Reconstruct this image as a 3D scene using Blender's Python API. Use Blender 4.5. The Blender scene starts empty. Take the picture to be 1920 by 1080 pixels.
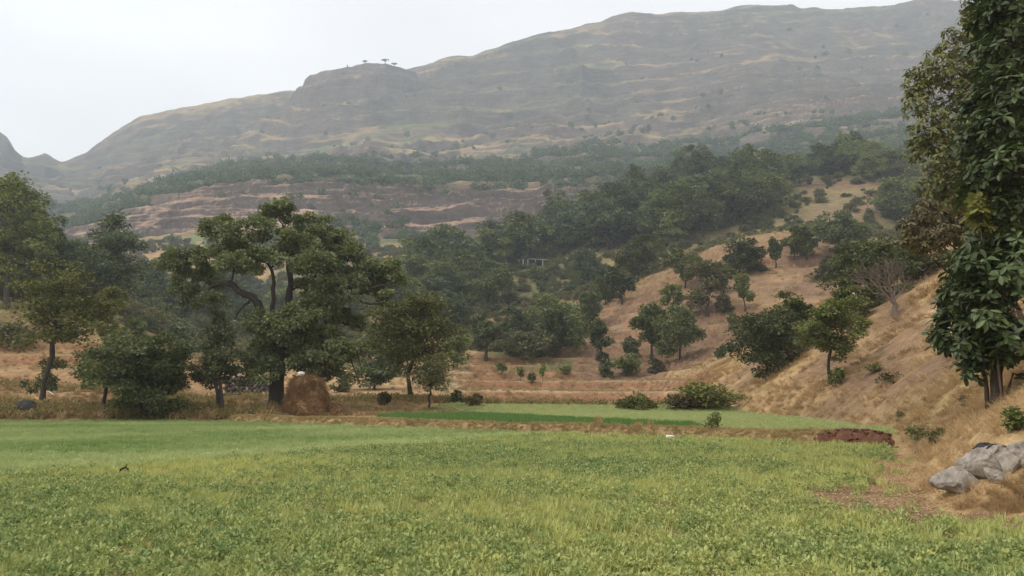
import bpy, math, random
import numpy as np
from mathutils import Vector

# ------------------------------------------------------------------ camera, sky, sun, exposure
SC = bpy.context.scene
COL = SC.collection
F = 1480.0                       # focal length in photograph pixels (1920 wide)
CAMZ = 2.0
TH = math.atan(195.0 / F)        # upward tilt
CT, ST = math.cos(TH), math.sin(TH)

cam_d = bpy.data.cameras.new('camera')
cam_d.sensor_width = 36.0
cam_d.lens = 36.0 * F / 1920.0
cam_d.clip_start = 0.1
cam_d.clip_end = 20000.0
cam = bpy.data.objects.new('camera', cam_d)
cam.location = (0, 0, CAMZ)
cam.rotation_euler = (math.radians(90) + TH, 0, 0)
COL.objects.link(cam)
SC.camera = cam

SUN_DIR = Vector((-0.50, -0.28, 0.82)).normalized()
SUN_EL = math.asin(SUN_DIR.z)
SUN_ROT = math.atan2(SUN_DIR.x, SUN_DIR.y)

world = bpy.data.worlds.new('World')
SC.world = world
world.use_nodes = True
wn, wl = world.node_tree.nodes, world.node_tree.links
wn.clear()
w_out = wn.new('ShaderNodeOutputWorld')
w_bg = wn.new('ShaderNodeBackground')
w_sky = wn.new('ShaderNodeTexSky')
w_sky.sky_type = 'NISHITA'
w_sky.sun_disc = False
w_sky.sun_elevation = SUN_EL
w_sky.sun_rotation = SUN_ROT
w_sky.dust_density = 4.0
w_tc = wn.new('ShaderNodeTexCoord')
w_map = wn.new('ShaderNodeMapping')
w_map.inputs['Scale'].default_value = (1.0, 1.0, 3.0)
w_noise = wn.new('ShaderNodeTexNoise')
w_noise.inputs['Scale'].default_value = 1.6
w_noise.inputs['Detail'].default_value = 4.0
w_ramp = wn.new('ShaderNodeValToRGB')
w_ramp.color_ramp.elements[0].position = 0.3
w_ramp.color_ramp.elements[0].color = (9.3, 9.2, 9.2, 1)
w_ramp.color_ramp.elements[1].position = 0.7
w_ramp.color_ramp.elements[1].color = (12.1, 11.9, 11.7, 1)
w_mix = wn.new('ShaderNodeMixRGB')
w_mix.inputs['Fac'].default_value = 0.9
wl.new(w_tc.outputs['Generated'], w_map.inputs['Vector'])
wl.new(w_map.outputs['Vector'], w_noise.inputs['Vector'])
wl.new(w_noise.outputs['Fac'], w_ramp.inputs['Fac'])
wl.new(w_sky.outputs['Color'], w_mix.inputs['Color1'])
wl.new(w_ramp.outputs['Color'], w_mix.inputs['Color2'])
wl.new(w_mix.outputs['Color'], w_bg.inputs['Color'])
w_bg.inputs['Strength'].default_value = 0.1
wl.new(w_bg.outputs['Background'], w_out.inputs['Surface'])

sun_d = bpy.data.lights.new('sun', 'SUN')
sun_d.energy = 1.5
sun_d.angle = math.radians(10)
sun_d.color = (1.0, 0.95, 0.87)
sun = bpy.data.objects.new('sun', sun_d)
sun.rotation_euler = SUN_DIR.to_track_quat('Z', 'Y').to_euler()
COL.objects.link(sun)

SC.view_settings.view_transform = 'Standard'
SC.view_settings.look = 'None'
SC.view_settings.exposure = 0.22
SC.view_settings.gamma = 1.0
SC.view_settings.use_curve_mapping = False
SC.cycles.max_bounces = 6
SC.cycles.diffuse_bounces = 3
SC.cycles.glossy_bounces = 2
SC.cycles.transmission_bounces = 4
SC.cycles.volume_bounces = 2
SC.cycles.transparent_max_bounces = 8
SC.cycles.use_denoising = True

# ------------------------------------------------------------------ maths helpers
def st_of(px, py):
    """pixel of the photograph -> (x/y, (z-cam)/y) of its ray"""
    a = (np.asarray(px, float) - 960.0) / F
    b = (540.0 - np.asarray(py, float)) / F
    d = CT - b * ST
    return a / d, (ST + b * CT) / d

def project(x, y, z):
    dep = y * CT + (z - CAMZ) * ST
    up = -y * ST + (z - CAMZ) * CT
    dep = np.maximum(dep, 0.05)
    return 960.0 + F * x / dep, 540.0 - F * up / dep

def sstep(a, b, x):
    t = np.clip((np.asarray(x, float) - a) / (b - a), 0, 1)
    return t * t * (3 - 2 * t)

def vnoise(x, y, seed=0):
    x = np.asarray(x, float); y = np.asarray(y, float)
    ix = np.floor(x).astype(np.int64); iy = np.floor(y).astype(np.int64)
    fx = x - ix; fy = y - iy
    fx = fx * fx * fx * (fx * (fx * 6 - 15) + 10); fy = fy * fy * fy * (fy * (fy * 6 - 15) + 10)
    def hsh(i, j):
        h = (i * 374761393 + j * 668265263 + seed * 144269504) & 0xffffffff
        h = ((h ^ (h >> 13)) * 1274126177) & 0xffffffff
        h = ((h ^ (h >> 16)) * 2246822519) & 0xffffffff
        return ((h ^ (h >> 15)) & 0xffffff) / float(0xffffff)
    a = hsh(ix, iy); b = hsh(ix + 1, iy); c = hsh(ix, iy + 1); d = hsh(ix + 1, iy + 1)
    return (a * (1 - fx) + b * fx) * (1 - fy) + (c * (1 - fx) + d * fx) * fy

def fbm(x, y, octv=4, seed=0, gain=0.5):
    s = 0.0; amp = 1.0; tot = 0.0
    for k in range(octv):
        s = s + amp * (vnoise(x * 2 ** k + 17.3 * k, y * 2 ** k - 9.1 * k, seed + k) * 2 - 1)
        tot += amp; amp *= gain
    return s / tot

def lerp(a, b, t):
    return a + (b - a) * t

# ------------------------------------------------------------------ the shape of the land: height z(x, y)
PXC = [-200, 0, 130, 250, 350, 450, 550, 650, 750, 850, 950, 1050, 1150, 1250, 1350, 1450, 1550, 1650, 1750, 1850, 2000, 2300]
ROWS = [
 (70,  [690,712,722,730,736,745,752,750,748,752,756,757,757,757,750,742,735,725,715,700,690,680]),
 (95,  [590,612,622,616,660,702,715,715,718,722,726,728,728,725,700,670,632,585,535,500,460,400]),
 (125, [520,545,580,608,664,680,682,682,682,685,689,691,689,680,640,600,578,560,530,500,470,420]),
 (155, [470,500,552,594,645,652,655,652,648,645,645,642,612,580,542,520,508,506,500,490,470,430]),
 (190, [430,470,532,575,630,638,636,625,615,608,604,594,550,500,460,440,432,450,468,475,460,430]),
 (220, [425,458,522,562,612,622,612,595,580,570,560,548,536,502,462,445,437,440,445,450,440,420]),
 (270, [430,462,512,542,585,595,585,560,535,522,505,482,448,420,400,388,376,364,360,362,360,350]),
 (330, [440,470,500,516,548,552,540,515,500,490,468,436,402,366,344,330,316,298,292,290,285,280]),
 (400, [440,462,482,466,470,492,486,468,470,475,458,430,396,356,338,326,314,302,296,292,288,284]),
 (470, [430,445,456,434,418,405,404,422,434,446,436,408,378,350,334,324,312,302,296,290,286,282]),
 (520, [410,425,446,390,364,355,350,352,358,364,364,355,345,336,328,318,306,294,284,276,270,264]),
 (720, [360,375,412,366,336,320,312,308,313,320,312,303,300,301,300,286,263,246,228,214,200,190]),
 (1080,[300,325,362,305,286,268,254,248,250,242,224,212,202,188,182,168,160,150,140,132,124,120]),
]
SKY_PX = [-300,-120,-40,0,14,24,42,66,85,97,116,140,160,175,200,232,262,330,430,530,600,700,790,815,835,850,885,905,960,1000,1040,1080,1130,1180,1210,1240,1300,1350,1382,1490,1505,1520,1560,1600,1680,1742,1800,1900,2000,2300]
SKY_PY = [240,200,235,262,272,294,312,310,299,311,320,309,303,287,269,248,231,218,200,186,180,166,139,131,122,118,119,112,96,82,75,66,52,38,38,41,37,36,27,26,34,30,35,35,30,18,20,20,20,20]
S_GRID = np.linspace(-1.6, 1.6, 3201)
def _curve(px, py, blur):
    s, t = st_of(px, py)
    v = np.interp(S_GRID, s, t)
    if blur > 0:
        k = np.arange(-4 * blur, 4 * blur + 1)
        g = np.exp(-0.5 * (k / blur) ** 2); g /= g.sum()
        v = np.convolve(np.pad(v, 4 * blur, mode='edge'), g, 'valid')
    return v
ROW_Y = [57.0] + [r[0] for r in ROWS] + [1500.0, 1700.0, 1950.0]
_z57 = np.interp(S_GRID, [(p - 960) / F for p in (-200, 0, 250, 500, 650, 750, 850, 1400)], [1.3, 1.0, 0.75, 0.68, 0.6, 0.45, 0.39, 0.38])
ROW_Z = [_z57]
for Y, r in ROWS:
    ROW_Z.append(CAMZ + Y * _curve(PXC, r, 35 if Y < 500 else 30))
_sky = CAMZ + 1500 * _curve(SKY_PX, SKY_PY, 3)
ROW_Z += [_sky, _sky * 0.80, _sky * 0.5]
ROW_Y = np.array(ROW_Y); ROW_Z = np.array(ROW_Z)
# monotone-cubic slopes down every column of the table
_h = np.diff(ROW_Y)[:, None]; _d = np.diff(ROW_Z, axis=0) / _h
ROW_M = np.zeros_like(ROW_Z)
for k in range(1, len(ROW_Y) - 1):
    w1 = 2 * _h[k] + _h[k - 1]; w2 = _h[k] + 2 * _h[k - 1]
    same = _d[k - 1] * _d[k] > 0
    with np.errstate(divide='ignore', invalid='ignore'):
        m = (w1 + w2) / (w1 / _d[k - 1] + w2 / _d[k])
    ROW_M[k] = np.where(same, m, 0)
ROW_M[0] = _d[0]; ROW_M[-1] = _d[-1]
ROW_M[-4] = np.maximum(ROW_M[-4], 0)

def table(s, y):
    y = np.clip(y, ROW_Y[0], ROW_Y[-1])
    k = np.clip(np.searchsorted(ROW_Y, y, side='right') - 1, 0, len(ROW_Y) - 2)
    g = np.clip((s - S_GRID[0]) / (S_GRID[1] - S_GRID[0]), 0, len(S_GRID) - 1.001)
    i = g.astype(int); f = g - i
    def pick(A, kk):
        return A[kk, i] * (1 - f) + A[kk, i + 1] * f
    h = ROW_Y[k + 1] - ROW_Y[k]; t = (y - ROW_Y[k]) / h
    z0, z1, m0, m1 = pick(ROW_Z, k), pick(ROW_Z, k + 1), pick(ROW_M, k), pick(ROW_M, k + 1)
    return ((1 + 2 * t) * (1 - t) ** 2) * z0 + t * (1 - t) ** 2 * h * m0 + t * t * (3 - 2 * t) * z1 + t * t * (t - 1) * h * m1

B0 = np.array([-17.6, 52.6]); B1 = np.array([14.9, 29.4])      # the earth bank between the two fields
BD = (B1 - B0) / np.linalg.norm(B1 - B0); BN = np.array([-BD[1], BD[0]])
def bank_n(x, y):                                              # distance behind the bank's line
    return (x - B0[0]) * BN[0] + (y - B0[1]) * BN[1]
def bank_t(x, y):
    return (x - B0[0]) * BD[0] + (y - B0[1]) * BD[1]
EDGE_Y = [-60, 8, 11, 12.2, 13.0, 13.6, 14.5, 16, 19, 24, 29.6, 34, 46, 56, 68, 80, 110]
EDGE_X = [10.5, 9.6, 9.3, 9.0, 8.3, 7.4, 7.4, 8.2, 9.3, 12.0, 14.6, 16.3, 17.6, 17.9, 18.0, 19.0, 20.0]
def edge(y):
    return np.interp(y, EDGE_Y, EDGE_X)

def H(x, y):
    x = np.asarray(x, float); y = np.asarray(y, float)
    x, y = np.broadcast_arrays(x, y)
    s = x / np.maximum(y, 14.0)
    full = table(s, y)
    base_s = np.minimum(s, (1330 - 960) / F)
    base = table(base_s, y)
    n = bank_n(x, y)
    # flat fields in front
    field = 0.38 * sstep(-0.1, 0.9, n)
    left = sstep(53.0, 56.5, y) * np.clip(base, 0.3, 2)
    field = np.where(n > 0, np.maximum(field, left * sstep(-6, -14, x)), left)
    near = lerp(field, base, sstep(56.5, 66, y) * 1.0)
    near = np.where(y > 66, base, near)
    d = x - edge(y) + 0.5 * fbm(x * 0 + 3.0, y / 3.0, 2, 11)
    dp = np.maximum(d, 0)
    rise = (0.60 * dp + 0.40 * sstep(0.2, 1.7, d)) * lerp(1.0, 1.06, sstep(20, 60, y))
    rise = rise * np.where(d > 9, 1 - 0.006 * np.minimum(d - 9, 40), 1)
    rise = rise + sstep(1, 5, d) * (0.38 * fbm(x / 5.0, y / 5.0, 3, 21) + 0.75 * fbm(x / 14.0, y / 11.0, 2, 23))
    rise = rise * (1 - 0.55 * np.exp(-((x - 8.9) / 1.5) ** 2 - ((y - 14.0) / 1.1) ** 2))
    w = sstep(80, 100, y)
    right = near + rise
    z = np.where(d > -0.5, lerp(right, full, w), near)
    z = np.where(y > 100, full, z)
    # stepped terraces of the valley floor
    px = 960 + F * s
    tm = sstep(840, 900, px) * sstep(1330, 1240, px) * sstep(67, 70, y) * sstep(165, 140, y)
    P = 1.45
    q = (z - 0.55 + 0.25 * fbm(x / 16, y / 16, 2, 31)) / P
    fr = q - np.floor(q)
    z = z + tm * P * 0.88 * (sstep(0.88, 0.985, fr) - fr)
    km = sstep(1080, 1150, px) * sstep(112, 120, y) * sstep(200, 185, y)
    q = (z + 1.6 * fbm(x / 18, y / 18, 3, 35)) / 3.4; fr = q - np.floor(q)
    z = z + km * 3.4 * np.clip(0.35 + 1.3 * fbm(x / 22, y / 22, 3, 37), 0, 0.8) * (sstep(0.72, 0.95, fr) - fr)
    # general roughness, growing with distance
    amp = 0.03 + 0.35 * sstep(58, 90, y) * (1 - 0.6 * tm) + 1.1 * sstep(110, 200, y)
    sc = np.where(y > 110, 14.0, 4.0)
    z = z + amp * fbm(x / 14.0, y / 14.0, 4, 41) * sstep(54, 62, y) + 0.02 * fbm(x / 1.3, y / 1.3, 2, 43)
    lm = sstep(480, 380, px) * sstep(57, 62, y) * sstep(130, 105, y)
    q = (z + 0.5 * fbm(x / 9, y / 9, 2, 33)) / 1.9; fr = q - np.floor(q)
    z = z + lm * 1.9 * 0.6 * (sstep(0.6, 0.95, fr) - fr)
    # the mountain: butte, gullies, rock strata
    far = y > 400
    if np.any(far):
        xs, ys, zs = x[far], y[far], z[far]
        ss = xs / ys
        pxx = 960 + F * ss * 0.962
        skyz = np.interp(ss, S_GRID, _sky)
        room = np.clip((skyz - zs) / 90.0, 0, 1) * sstep(430, 520, ys)
        room2 = room * sstep(1480, 1300, ys)
        zs = zs + room2 * (lerp(2.5, 26, sstep(560, 1000, ys)) * (0.35 - 1.4 * np.abs(fbm((xs + 110 * fbm(xs / 300, ys / 170, 3, 55)) / 110, ys / 380, 4, 51))) + 34 * fbm(xs / 300, ys / 420, 3, 53) * sstep(640, 1000, ys))
        # butte
        tx = (pxx - 668) / 127.0 + 0.09 * fbm(xs / 60, ys / 60, 3, 57)
        ty = (ys - 1330) / 115.0 + 0.10 * fbm(xs / 50, ys / 50, 3, 58)
        rr = (np.abs(tx) ** 3.2 + np.abs(ty) ** 3.2) ** (1 / 3.2)
        bpy_ = np.interp(pxx, [530, 548, 560, 575, 600, 650, 690, 722, 745, 770, 792, 810], [196, 172, 158, 148, 139, 129, 124, 122, 128, 136, 146, 160])
        _, tt = st_of(np.full_like(tx, 660.0), bpy_)
        top = CAMZ + np.minimum(ys, 1300) * tt - 0.12 * np.maximum(ys - 1300, 0)
        m = sstep(1.06, 0.90, rr)
        apron = sstep(1.75, 0.95, rr) * 0.42
        zs = np.where(top > zs, zs + (top - zs) * np.maximum(m, apron), zs)
        for P, k, sd in ((44.0, 0.62, 61), (15.0, 0.7, 62), (5.0, 0.75, 63)):
            q = (zs - 0.035 * xs + 0.8 * P * fbm(xs / 150, ys / 150, 4, sd)) / P
            fr = q - np.floor(q)
            kk = k * np.clip(0.5 + 1.5 * fbm(xs / (90 + 2 * P), ys / (90 + 2 * P), 3, sd + 9), 0.0, 1)
            if P > 30: kk = kk * sstep(500, 700, ys)
            if P < 6: kk = kk * sstep(900, 650, ys)
            zs = zs + np.maximum(room, m * 0.4) * P * kk * (sstep(0.52, 0.80, fr) - fr)
        bandm = sstep(445, 462, ys) * sstep(548, 530, ys)
        zs = zs + bandm * (3.4 * fbm(xs / 26, ys / 14, 4, 71) + 2.0 * (0.5 - np.abs(fbm(xs / 9, ys / 9, 3, 73))))
        for P, sd in ((7.0, 75), (3.0, 76)):
            q = (zs - 0.03 * xs + 1.1 * P * fbm(xs / 40, ys / 40, 3, sd)) / P; fr = q - np.floor(q)
            kk = np.clip(0.55 + 1.6 * fbm(xs / 35, ys / 35, 3, sd + 4), 0.0, 1)
            zs = zs + bandm * P * 0.9 * kk * (sstep(0.55, 0.8, fr) - fr)
        zs = zs + room * lerp(1.3, 3.0, sstep(500, 1000, ys)) * fbm(xs / 20, ys / 20, 4, 67)
        zs = zs + 3.0 * sstep(1300, 1450, ys) * fbm(xs / 28, ys / 90, 3, 69)
        z = z.copy(); z[far] = zs
    return z

def hit(px, py, y0=8.0, y1=2400.0, n=1400):
    """where the ray through a photograph pixel first meets the land"""
    s, t = st_of(px, py)
    ys = np.geomspace(y0, y1, n)
    zz = H(s * ys, ys)
    below = np.nonzero(CAMZ + t * ys <= zz)[0]
    if len(below) == 0:
        return None
    k = below[0]
    y = ys[k]
    return np.array([s * y, y, H(np.array([s * y]), np.array([y]))[0]])

def at(px, py, y):
    s, t = st_of(px, py)
    return np.array([float(s) * y, y, CAMZ + float(t) * y])

def hits(px, py, y0=8.0, y1=1500.0, n=500):
    s, t = st_of(px, py)
    ys = np.geomspace(y0, y1, n)
    out = np.full((len(s), 3), np.nan)
    for c in range(0, len(s), 400):
        sl = slice(c, c + 400)
        X = s[sl, None] * ys[None]; Y = np.broadcast_to(ys[None], X.shape)
        Z = H(X.ravel(), Y.ravel()).reshape(X.shape)
        below = (CAMZ + t[sl, None] * ys[None]) <= Z
        k = below.argmax(1); ok = below.any(1)
        yy = ys[k]
        out[sl, 0] = np.where(ok, s[sl] * yy, np.nan); out[sl, 1] = np.where(ok, yy, np.nan)
        out[sl, 2] = np.where(ok, Z[np.arange(len(k)), k], np.nan)
    return out[~np.isnan(out[:, 0])]

HOLLOW = [hit(1640, 706), hit(1730, 690), hit(1560, 690)]
def hollow(x, y):
    """where the soil of the right-hand slope lies bare"""
    w = 0.0
    for k, p in enumerate(HOLLOW):
        w = w + np.exp(-((x - p[0]) / (3.4 - 0.5 * k)) ** 2 - ((y - p[1]) / 4.0) ** 2)
    return np.clip(w * (1.1 + 0.9 * fbm(x / 1.6, y / 1.6, 3, 151)), 0, 1)

# ------------------------------------------------------------------ mesh and material helpers
def mesh_np(name, verts, polys, mats=(), midx=None, smooth=True, attrs=None):
    """polys: list of int arrays (m,k).  attrs: {name: per-vertex floats or (n,3) colours}"""
    me = bpy.data.meshes.new(name)
    verts = np.ascontiguousarray(verts, dtype=np.float32)
    me.vertices.add(len(verts))
    me.vertices.foreach_set('co', verts.ravel())
    loops = np.concatenate([p.ravel() for p in polys]).astype(np.int32)
    sizes = np.concatenate([np.full(len(p), p.shape[1]) for p in polys]).astype(np.int32)
    me.loops.add(len(loops))
    me.loops.foreach_set('vertex_index', loops)
    me.polygons.add(len(sizes))
    me.polygons.foreach_set('loop_start', np.concatenate([[0], np.cumsum(sizes)[:-1]]).astype(np.int32))
    if midx is not None:
        me.polygons.foreach_set('material_index', np.asarray(midx, np.int32))
    me.update(calc_edges=True)
    if smooth:
        me.polygons.foreach_set('use_smooth', np.ones(len(sizes), bool))
    else:
        me.polygons.foreach_set('use_smooth', np.zeros(len(sizes), bool))
    for k, v in (attrs or {}).items():
        v = np.asarray(v, np.float32)
        if v.ndim == 1:
            a = me.attributes.new(k, 'FLOAT', 'POINT'); a.data.foreach_set('value', v)
        else:
            a = me.attributes.new(k, 'FLOAT_COLOR', 'POINT')
            a.data.foreach_set('color', np.concatenate([v, np.ones((len(v), 1), np.float32)], 1).ravel())
    for m in mats:
        me.materials.append(m)
    me.validate()
    return me

def tag(o, label=None, cat=None, group=None, kind=None):
    if label: o['label'] = label
    if cat: o['category'] = cat
    if group: o['group'] = group
    if kind: o['kind'] = kind
    return o

def link(name, me, parent=None, loc=None):
    o = bpy.data.objects.new(name, me)
    COL.objects.link(o)
    if parent is not None: o.parent = parent
    if loc is not None: o.location = loc
    return o

def empty(name, loc, rz=0.0, scale=1.0):
    o = bpy.data.objects.new(name, None)
    o.location = loc; o.rotation_euler = (0, 0, rz); o.scale = (scale,) * 3
    o.empty_display_size = 0.3
    COL.objects.link(o)
    return o

def grid_polys(nr, nc):
    i = np.arange(nr - 1)[:, None] * nc + np.arange(nc - 1)[None]
    return np.stack([i, i + 1, i + nc + 1, i + nc], -1).reshape(-1, 4)

def mat_base(name):
    m = bpy.data.materials.new(name); m.use_nodes = True
    nt = m.node_tree; nt.nodes.clear()
    return m, nt.nodes, nt.links

def N(nodes, kind, **kw):
    n = nodes.new(kind)
    for k, v in kw.items():
        setattr(n, k, v)
    return n

def noise_node(nodes, links, vec, scale, detail=4, rough=0.6):
    n = nodes.new('ShaderNodeTexNoise')
    n.inputs['Scale'].default_value = scale
    n.inputs['Detail'].default_value = detail
    n.inputs['Roughness'].default_value = rough
    links.new(vec, n.inputs['Vector'])
    return n.outputs['Fac']

def math_node(nodes, links, op, a, b=None, c=None):
    n = nodes.new('ShaderNodeMath'); n.operation = op
    for i, v in enumerate((a, b, c)):
        if v is None: continue
        if isinstance(v, (int, float)): n.inputs[i].default_value = v
        else: links.new(v, n.inputs[i])
    return n.outputs[0]

def mix_col(nodes, links, fac, a, b, mode='MIX'):
    n = nodes.new('ShaderNodeMixRGB'); n.blend_type = mode
    for i, v in ((0, fac), (1, a), (2, b)):
        if isinstance(v, (int, float)): n.inputs[i].default_value = v
        elif isinstance(v, tuple): n.inputs[i].default_value = (*v, 1)
        else: links.new(v, n.inputs[i])
    return n.outputs[0]

def land_material(name, scales, bump, bump_scale, speck=None, rough=0.95, vary=0.45, strata=None):
    """colour comes from the sheet's own 'col' attribute, broken up by noise at several sizes"""
    m, nd, lk = mat_base(name)
    out = nd.new('ShaderNodeOutputMaterial'); bs = nd.new('ShaderNodeBsdfPrincipled')
    lk.new(bs.outputs[0], out.inputs[0])
    geo = nd.new('ShaderNodeNewGeometry'); pos = geo.outputs['Position']
    at_ = N(nd, 'ShaderNodeAttribute', attribute_name='col')
    c = at_.outputs['Color']
    for i, sc in enumerate(scales):
        f = noise_node(nd, lk, pos, sc, 5, 0.65)
        mr = nd.new('ShaderNodeMapRange')
        mr.inputs['From Min'].default_value = 0.3; mr.inputs['From Max'].default_value = 0.7
        mr.inputs['To Min'].default_value = 1 - vary; mr.inputs['To Max'].default_value = 1 + vary
        lk.new(f, mr.inputs['Value'])
        c = mix_col(nd, lk, 1.0, c, mr.outputs[0], 'MULTIPLY')
    if strata:
        mp = nd.new('ShaderNodeMapping'); mp.inputs['Scale'].default_value = strata
        lk.new(pos, mp.inputs['Vector'])
        mr = nd.new('ShaderNodeMapRange')
        mr.inputs['From Min'].default_value = 0.34; mr.inputs['From Max'].default_value = 0.66
        mr.inputs['To Min'].default_value = 0.70; mr.inputs['To Max'].default_value = 1.25
        lk.new(noise_node(nd, lk, mp.outputs[0], 1.0, 5, 0.6), mr.inputs['Value'])
        c = mix_col(nd, lk, 1.0, c, mr.outputs[0], 'MULTIPLY')
    if speck:
        f = noise_node(nd, lk, pos, speck[0], 3, 0.6)
        r = nd.new('ShaderNodeMapRange')
        r.inputs['From Min'].default_value = speck[1]; r.inputs['From Max'].default_value = speck[1] + 0.06
        r.inputs['To Max'].default_value = speck[3]
        lk.new(f, r.inputs['Value'])
        c = mix_col(nd, lk, r.outputs[0], c, speck[2])
    lk.new(c, bs.inputs['Base Color'])
    bs.inputs['Roughness'].default_value = rough
    bs.inputs['Specular IOR Level'].default_value = 0.15
    b = nd.new('ShaderNodeBump'); b.inputs['Strength'].default_value = 0.8; b.inputs['Distance'].default_value = bump
    lk.new(noise_node(nd, lk, pos, bump_scale, 6, 0.7), b.inputs['Height'])
    lk.new(b.outputs[0], bs.inputs['Normal'])
    return m

def leaf_material(name, dark, light, trans=0.2, dry=None, dry_amt=0.0, rough=0.55):
    """dark..light by each leaf's own 'tone'; objects carry a small 'shade' of their own"""
    m, nd, lk = mat_base(name)
    out = nd.new('ShaderNodeOutputMaterial')
    a = N(nd, 'ShaderNodeAttribute', attribute_name='tone')
    ob = nd.new('ShaderNodeObjectInfo')
    c = mix_col(nd, lk, a.outputs['Fac'], dark, light)
    if dry:
        r = nd.new('ShaderNodeMapRange')
        r.inputs['From Min'].default_value = 1 - dry_amt; r.inputs['From Max'].default_value = 1 - dry_amt + 0.05
        lk.new(a.outputs['Fac'], r.inputs['Value'])
        c = mix_col(nd, lk, r.outputs[0], c, dry)
    mr = nd.new('ShaderNodeMapRange'); mr.inputs['To Min'].default_value = 0.68; mr.inputs['To Max'].default_value = 1.4
    lk.new(ob.outputs['Random'], mr.inputs['Value'])
    c = mix_col(nd, lk, 1.0, c, mr.outputs[0], 'MULTIPLY')
    p = nd.new('ShaderNodeBsdfPrincipled'); p.inputs['Roughness'].default_value = rough
    p.inputs['Specular IOR Level'].default_value = 0.35
    lk.new(c, p.inputs['Base Color'])
    t = nd.new('ShaderNodeBsdfTranslucent'); lk.new(mix_col(nd, lk, 1.0, c, (1.0, 1.05, 0.6), 'MULTIPLY'), t.inputs['Color'])
    mx = nd.new('ShaderNodeMixShader'); mx.inputs[0].default_value = trans
    lk.new(p.outputs[0], mx.inputs[1]); lk.new(t.outputs[0], mx.inputs[2])
    lk.new(mx.outputs[0], out.inputs[0])
    return m

def tuft_material(name, a_col, b_col, c_col, trans=0.25):
    """plants scattered as a mass: each instance carries 'tint' 0..1, each blade 'tone'"""
    m, nd, lk = mat_base(name)
    out = nd.new('ShaderNodeOutputMaterial')
    a = N(nd, 'ShaderNodeAttribute', attribute_name='tone')
    i = N(nd, 'ShaderNodeAttribute', attribute_name='tint', attribute_type='INSTANCER')
    c = mix_col(nd, lk, i.outputs['Fac'], a_col, b_col)
    c = mix_col(nd, lk, math_node(nd, lk, 'MULTIPLY', a.outputs['Fac'], 0.55), c, c_col)
    p = nd.new('ShaderNodeBsdfPrincipled'); p.inputs['Roughness'].default_value = 0.7
    p.inputs['Specular IOR Level'].default_value = 0.2
    lk.new(c, p.inputs['Base Color'])
    t = nd.new('ShaderNodeBsdfTranslucent'); lk.new(c, t.inputs['Color'])
    mx = nd.new('ShaderNodeMixShader'); mx.inputs[0].default_value = trans
    lk.new(p.outputs[0], mx.inputs[1]); lk.new(t.outputs[0], mx.inputs[2])
    lk.new(mx.outputs[0], out.inputs[0])
    return m

def solid_material(name, c1, c2, scale, bump=0.02, bscale=None, rough=0.85, stretch=None, detail=5):
    m, nd, lk = mat_base(name)
    out = nd.new('ShaderNodeOutputMaterial'); bs = nd.new('ShaderNodeBsdfPrincipled')
    lk.new(bs.outputs[0], out.inputs[0])
    tc = nd.new('ShaderNodeTexCoord'); v = tc.outputs['Object']
    if stretch:
        mp = nd.new('ShaderNodeMapping'); mp.inputs['Scale'].default_value = stretch
        lk.new(v, mp.inputs['Vector']); v = mp.outputs[0]
    f = noise_node(nd, lk, v, scale, detail, 0.65)
    r = nd.new('ShaderNodeMapRange'); r.inputs['From Min'].default_value = 0.32; r.inputs['From Max'].default_value = 0.68
    lk.new(f, r.inputs['Value'])
    lk.new(mix_col(nd, lk, r.outputs[0], c1, c2), bs.inputs['Base Color'])
    bs.inputs['Roughness'].default_value = rough; bs.inputs['Specular IOR Level'].default_value = 0.2
    b = nd.new('ShaderNodeBump'); b.inputs['Distance'].default_value = bump; b.inputs['Strength'].default_value = 0.9
    lk.new(noise_node(nd, lk, v, bscale or scale * 2, 6, 0.7), b.inputs['Height'])
    lk.new(b.outputs[0], bs.inputs['Normal'])
    return m

# ------------------------------------------------------------------ the land
C_STRAW = np.array([0.36, 0.235, 0.115]); C_GOLD = np.array([0.42, 0.285, 0.14]); C_SOIL = np.array([0.25, 0.125, 0.066])
C_REDSOIL = np.array([0.225, 0.138, 0.084]); C_OLIVE = np.array([0.145, 0.14, 0.06]); C_DKGREEN = np.array([0.06, 0.075, 0.035])
C_FIELD = np.array([0.24, 0.19, 0.075]); C_ROCK = np.array([0.17, 0.13, 0.115]); C_PINK = np.array([0.36, 0.24, 0.18])

def mixc(c, col, w):
    return c + (col[None] - c) * np.clip(w, 0, 1)[:, None]

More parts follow.
